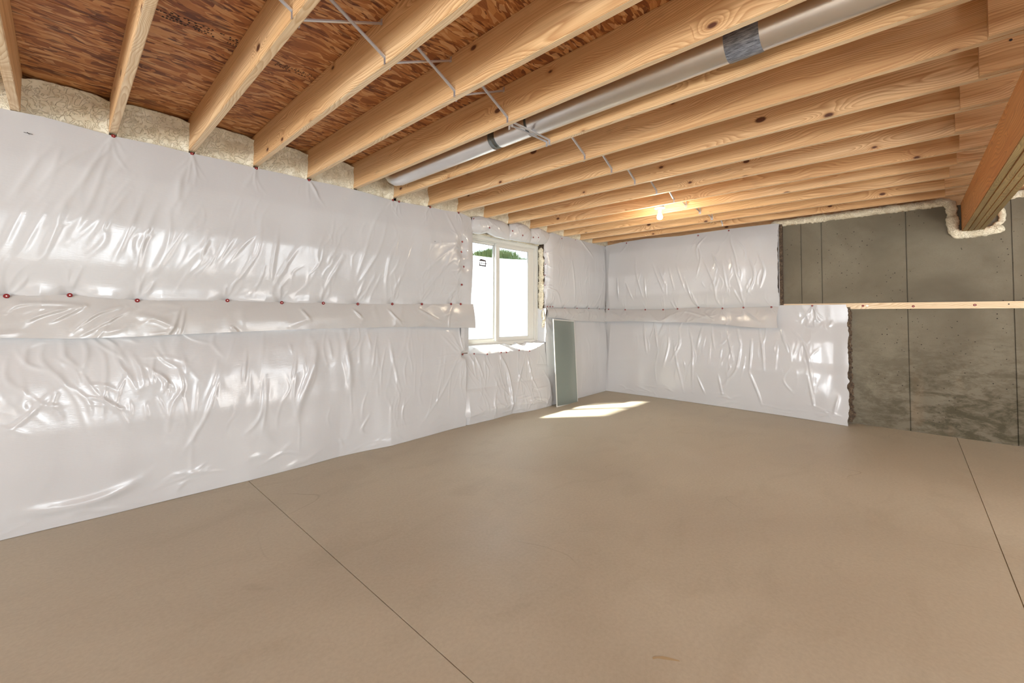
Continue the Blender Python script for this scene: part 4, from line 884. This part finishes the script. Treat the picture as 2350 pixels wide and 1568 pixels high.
# ------------------------------------------------------------------ bare-bulb lampholders
bulbm = bpy.data.materials.new('lit_bulb'); bulbm.use_nodes = True; bb = bulbm.node_tree.nodes['Principled BSDF']; bb.inputs['Emission Color'].default_value = (1, .86, .62, 1); bb.inputs['Emission Strength'].default_value = 9
bb.inputs['Base Color'].default_value = (1, .95, .85, 1)
def lamp(x, y, label, watts, group=None, col=None):
    r = empty('lampholder', (x, y, HJ)); tag(r, label, 'light', group)
    def P(nm, prof, m):
        bm = bmesh.new(); lathe(bm, prof, 28, 'Z'); o = frombm(nm, bm, m, r, True); md = o.modifiers.new('es', 'EDGE_SPLIT'); md.split_angle = math.radians(40); return o
    P('junction_box', [(.0001, .151), (.046, .151), (.046, .006), (.0001, .006)], GASKET)
    P('porcelain_base', [(.0001, .006), (.056, .006), (.057, .0), (.052, -.008), (.030, -.012), (.024, -.022), (.022, -.034), (.016, -.036)], PORC)
    b = P('bulb', [(.0001, -.030), (.014, -.032), (.015, -.048), (.020, -.062), (.028, -.078), (.031, -.094), (.029, -.108), (.020, -.120), (.0001, -.125)], bulbm)
    b['label'] = 'lit glass bulb'
    d = bpy.data.lights.new('bulb_light', 'POINT'); d.energy = watts; d.color = col or (1, .80, .52); d.shadow_soft_size = .034
    l = bpy.data.objects.new('bulb_light', d); C.objects.link(l); l.location = (x, y, HJ-.175)
    # steel mounting bar between the joists
    bm = bmesh.new(); bx(bm, -.0905, .2325, -.012, .012, .150, .156); frombm('mounting_bar', bm, GASKET, r)
lamp(-1.815, -1.744, 'bare lit bulb in a white porcelain lampholder under the far joists', 22, None, (1, .85, .62))
for lx, ly, lw, ll in ((-8.738, -2.0, 10, 'to the left'), (-8.332, -5.6, 14, 'behind and left of the camera'), (-5.488, -5.6, 9, 'right behind the camera'), (-1.815, -6.0, 16, 'beyond the girder')):  # unseen bulbs added to brighten the room
    lamp(lx, ly, 'added fill bulb out of view, '+ll, lw, None, (1, .93, .82))

# ------------------------------------------------------------------ added unseen fill lights in work-light housings, brightening joists and film
def fill_light(x, y, z, aim, watts, label):
    r = empty('fill_light', (x, y, 0)); tag(r, label, 'fill light'); d = (Vector(aim)-Vector((x, y, z))).normalized(); rot = d.to_track_quat('-Z', 'Y')
    def P(nm, boxes, m, turn=True):
        bm = bmesh.new()
        for b in boxes: bx(bm, *b)
        bmesh.ops.bevel(bm, geom=bm.edges[:], offset=.004, segments=1, affect='EDGES', clamp_overlap=True)
        if turn:
            for v in bm.verts: v.co = rot @ v.co + Vector((0, 0, z))
        return frombm(nm, bm, m, r)
    P('housing', [(-.31, .31, -.21, .21, .01, .07)], mat('yellow_housing', (.55, .36, .03), .5)); P('bezel', [(-.32, .32, .20, .22, -.01, .03), (-.32, .32, -.22, -.20, -.01, .03), (-.32, -.30, -.20, .20, -.01, .03), (.30, .32, -.20, .20, -.01, .03)], INK)
    P('stand', [(-.34, -.32, -.012, .012, 0, z), (.32, .34, -.012, .012, 0, z), (-.34, -.32, -.2, .2, 0, .02), (.32, .34, -.2, .2, 0, .02)], INK, False)
    l = bpy.data.lights.new('fill_light_lamp', 'AREA'); l.shape = 'RECTANGLE'; l.size = .6; l.size_y = .4; l.energy = watts; l.color = (1, .97, .93)
    o = bpy.data.objects.new('fill_light_lamp', l); C.objects.link(o); o.location = (x, y, z); o.rotation_euler = rot.to_euler()
fill_light(-3.4, -6.2, .42, (0.0, -1.6, 1.9), 50, 'added fill light on the floor, out of view beyond the girder, aimed at the joists')
fill_light(-6.9, -6.6, .42, (-5.4, -2.6, 2.4), 16, 'added fill light on the floor, out of view behind the camera, aimed at the joists')
# ------------------------------------------------------------------ window screen leaning in the corner
BL = Vector((-1.655, -.235, .003)); TLp = Vector((-1.590, -.125, 1.175)); upd = (TLp-BL).normalized(); wd = Vector((1, .03, 0)); wd = (wd-upd*wd.dot(upd)).normalized(); nd_ = wd.cross(upd).normalized(); Hs = (TLp-BL).length; Ws = .515
scr = empty('window_screen', BL); tag(scr, 'grey-green insect screen in a thin white frame leaning against the plastic by the window', 'window screen')
def sbox(nm, a0, a1, b0, b1, t, m):
    bm = bmesh.new(); vv = bx(bm, a0, a1, b0, b1, -t, t)
    for v in bm.verts: v.co = wd*v.co.x+upd*v.co.y+nd_*v.co.z
    return frombm(nm, bm, m, scr)
f = .010
sbox('frame_rail', 0, Ws, 0, f, .005, VINYL); sbox('frame_rail', 0, Ws, Hs-f, Hs, .005, VINYL); sbox('frame_stile', 0, f, f, Hs-f, .005, VINYL); sbox('frame_stile', Ws-f, Ws, f, Hs-f, .005, VINYL)
sbox('spline', f, f+.004, f, Hs-f, .0058, GASKET); sbox('spline', Ws-f-.004, Ws-f, f, Hs-f, .0058, GASKET); sbox('spline', f, Ws-f, f, f+.004, .0058, GASKET); sbox('spline', f, Ws-f, Hs-f-.004, Hs-f, .0058, GASKET)
sbox('mesh_panel', f, Ws-f, f, Hs-f, .0006, SCREEN)

# ------------------------------------------------------------------ small marks
bm = bmesh.new(); rr = random.Random(2); prev = None
for k in range(9):
    t = k/8; cx = -4.715+.055*t; cy = -2.985-.075*t**1.6; w = .0012+.0028*math.sin(t*3.1)+rr.uniform(0, .0015)
    cur = (bm.verts.new((cx-w, cy-w, .0006)), bm.verts.new((cx+w, cy+w, .0006)))
    if prev: bm.faces.new((prev[0], prev[1], cur[1], cur[0]))
    prev = cur
o = frombm('rust_mark', bm, mat('tan_stain', (.47, .35, .20), .7), floor); o.location = -floor.location
for u, z, sc in ((-6.356, 2.263, .035), (-3.542, 2.0, .016)):
    bm = bmesh.new()
    for k in range(3):
        a = rr.uniform(-.4, .4)+(1.2 if k == 2 else 0); bx(bm, -sc/2*(1-.3*k), sc/2*(1-.3*k), -.0008, .0008, -.001, .001); bmesh.ops.rotate(bm, verts=bm.verts[-8:], cent=(0, 0, 0), matrix=Matrix.Rotation(a, 3, 'Y'))
    o = frombm('puncture', bm, INK, up); o.location = Vector((u, -.040 if z > 2.1 else -.075, z))-up.location
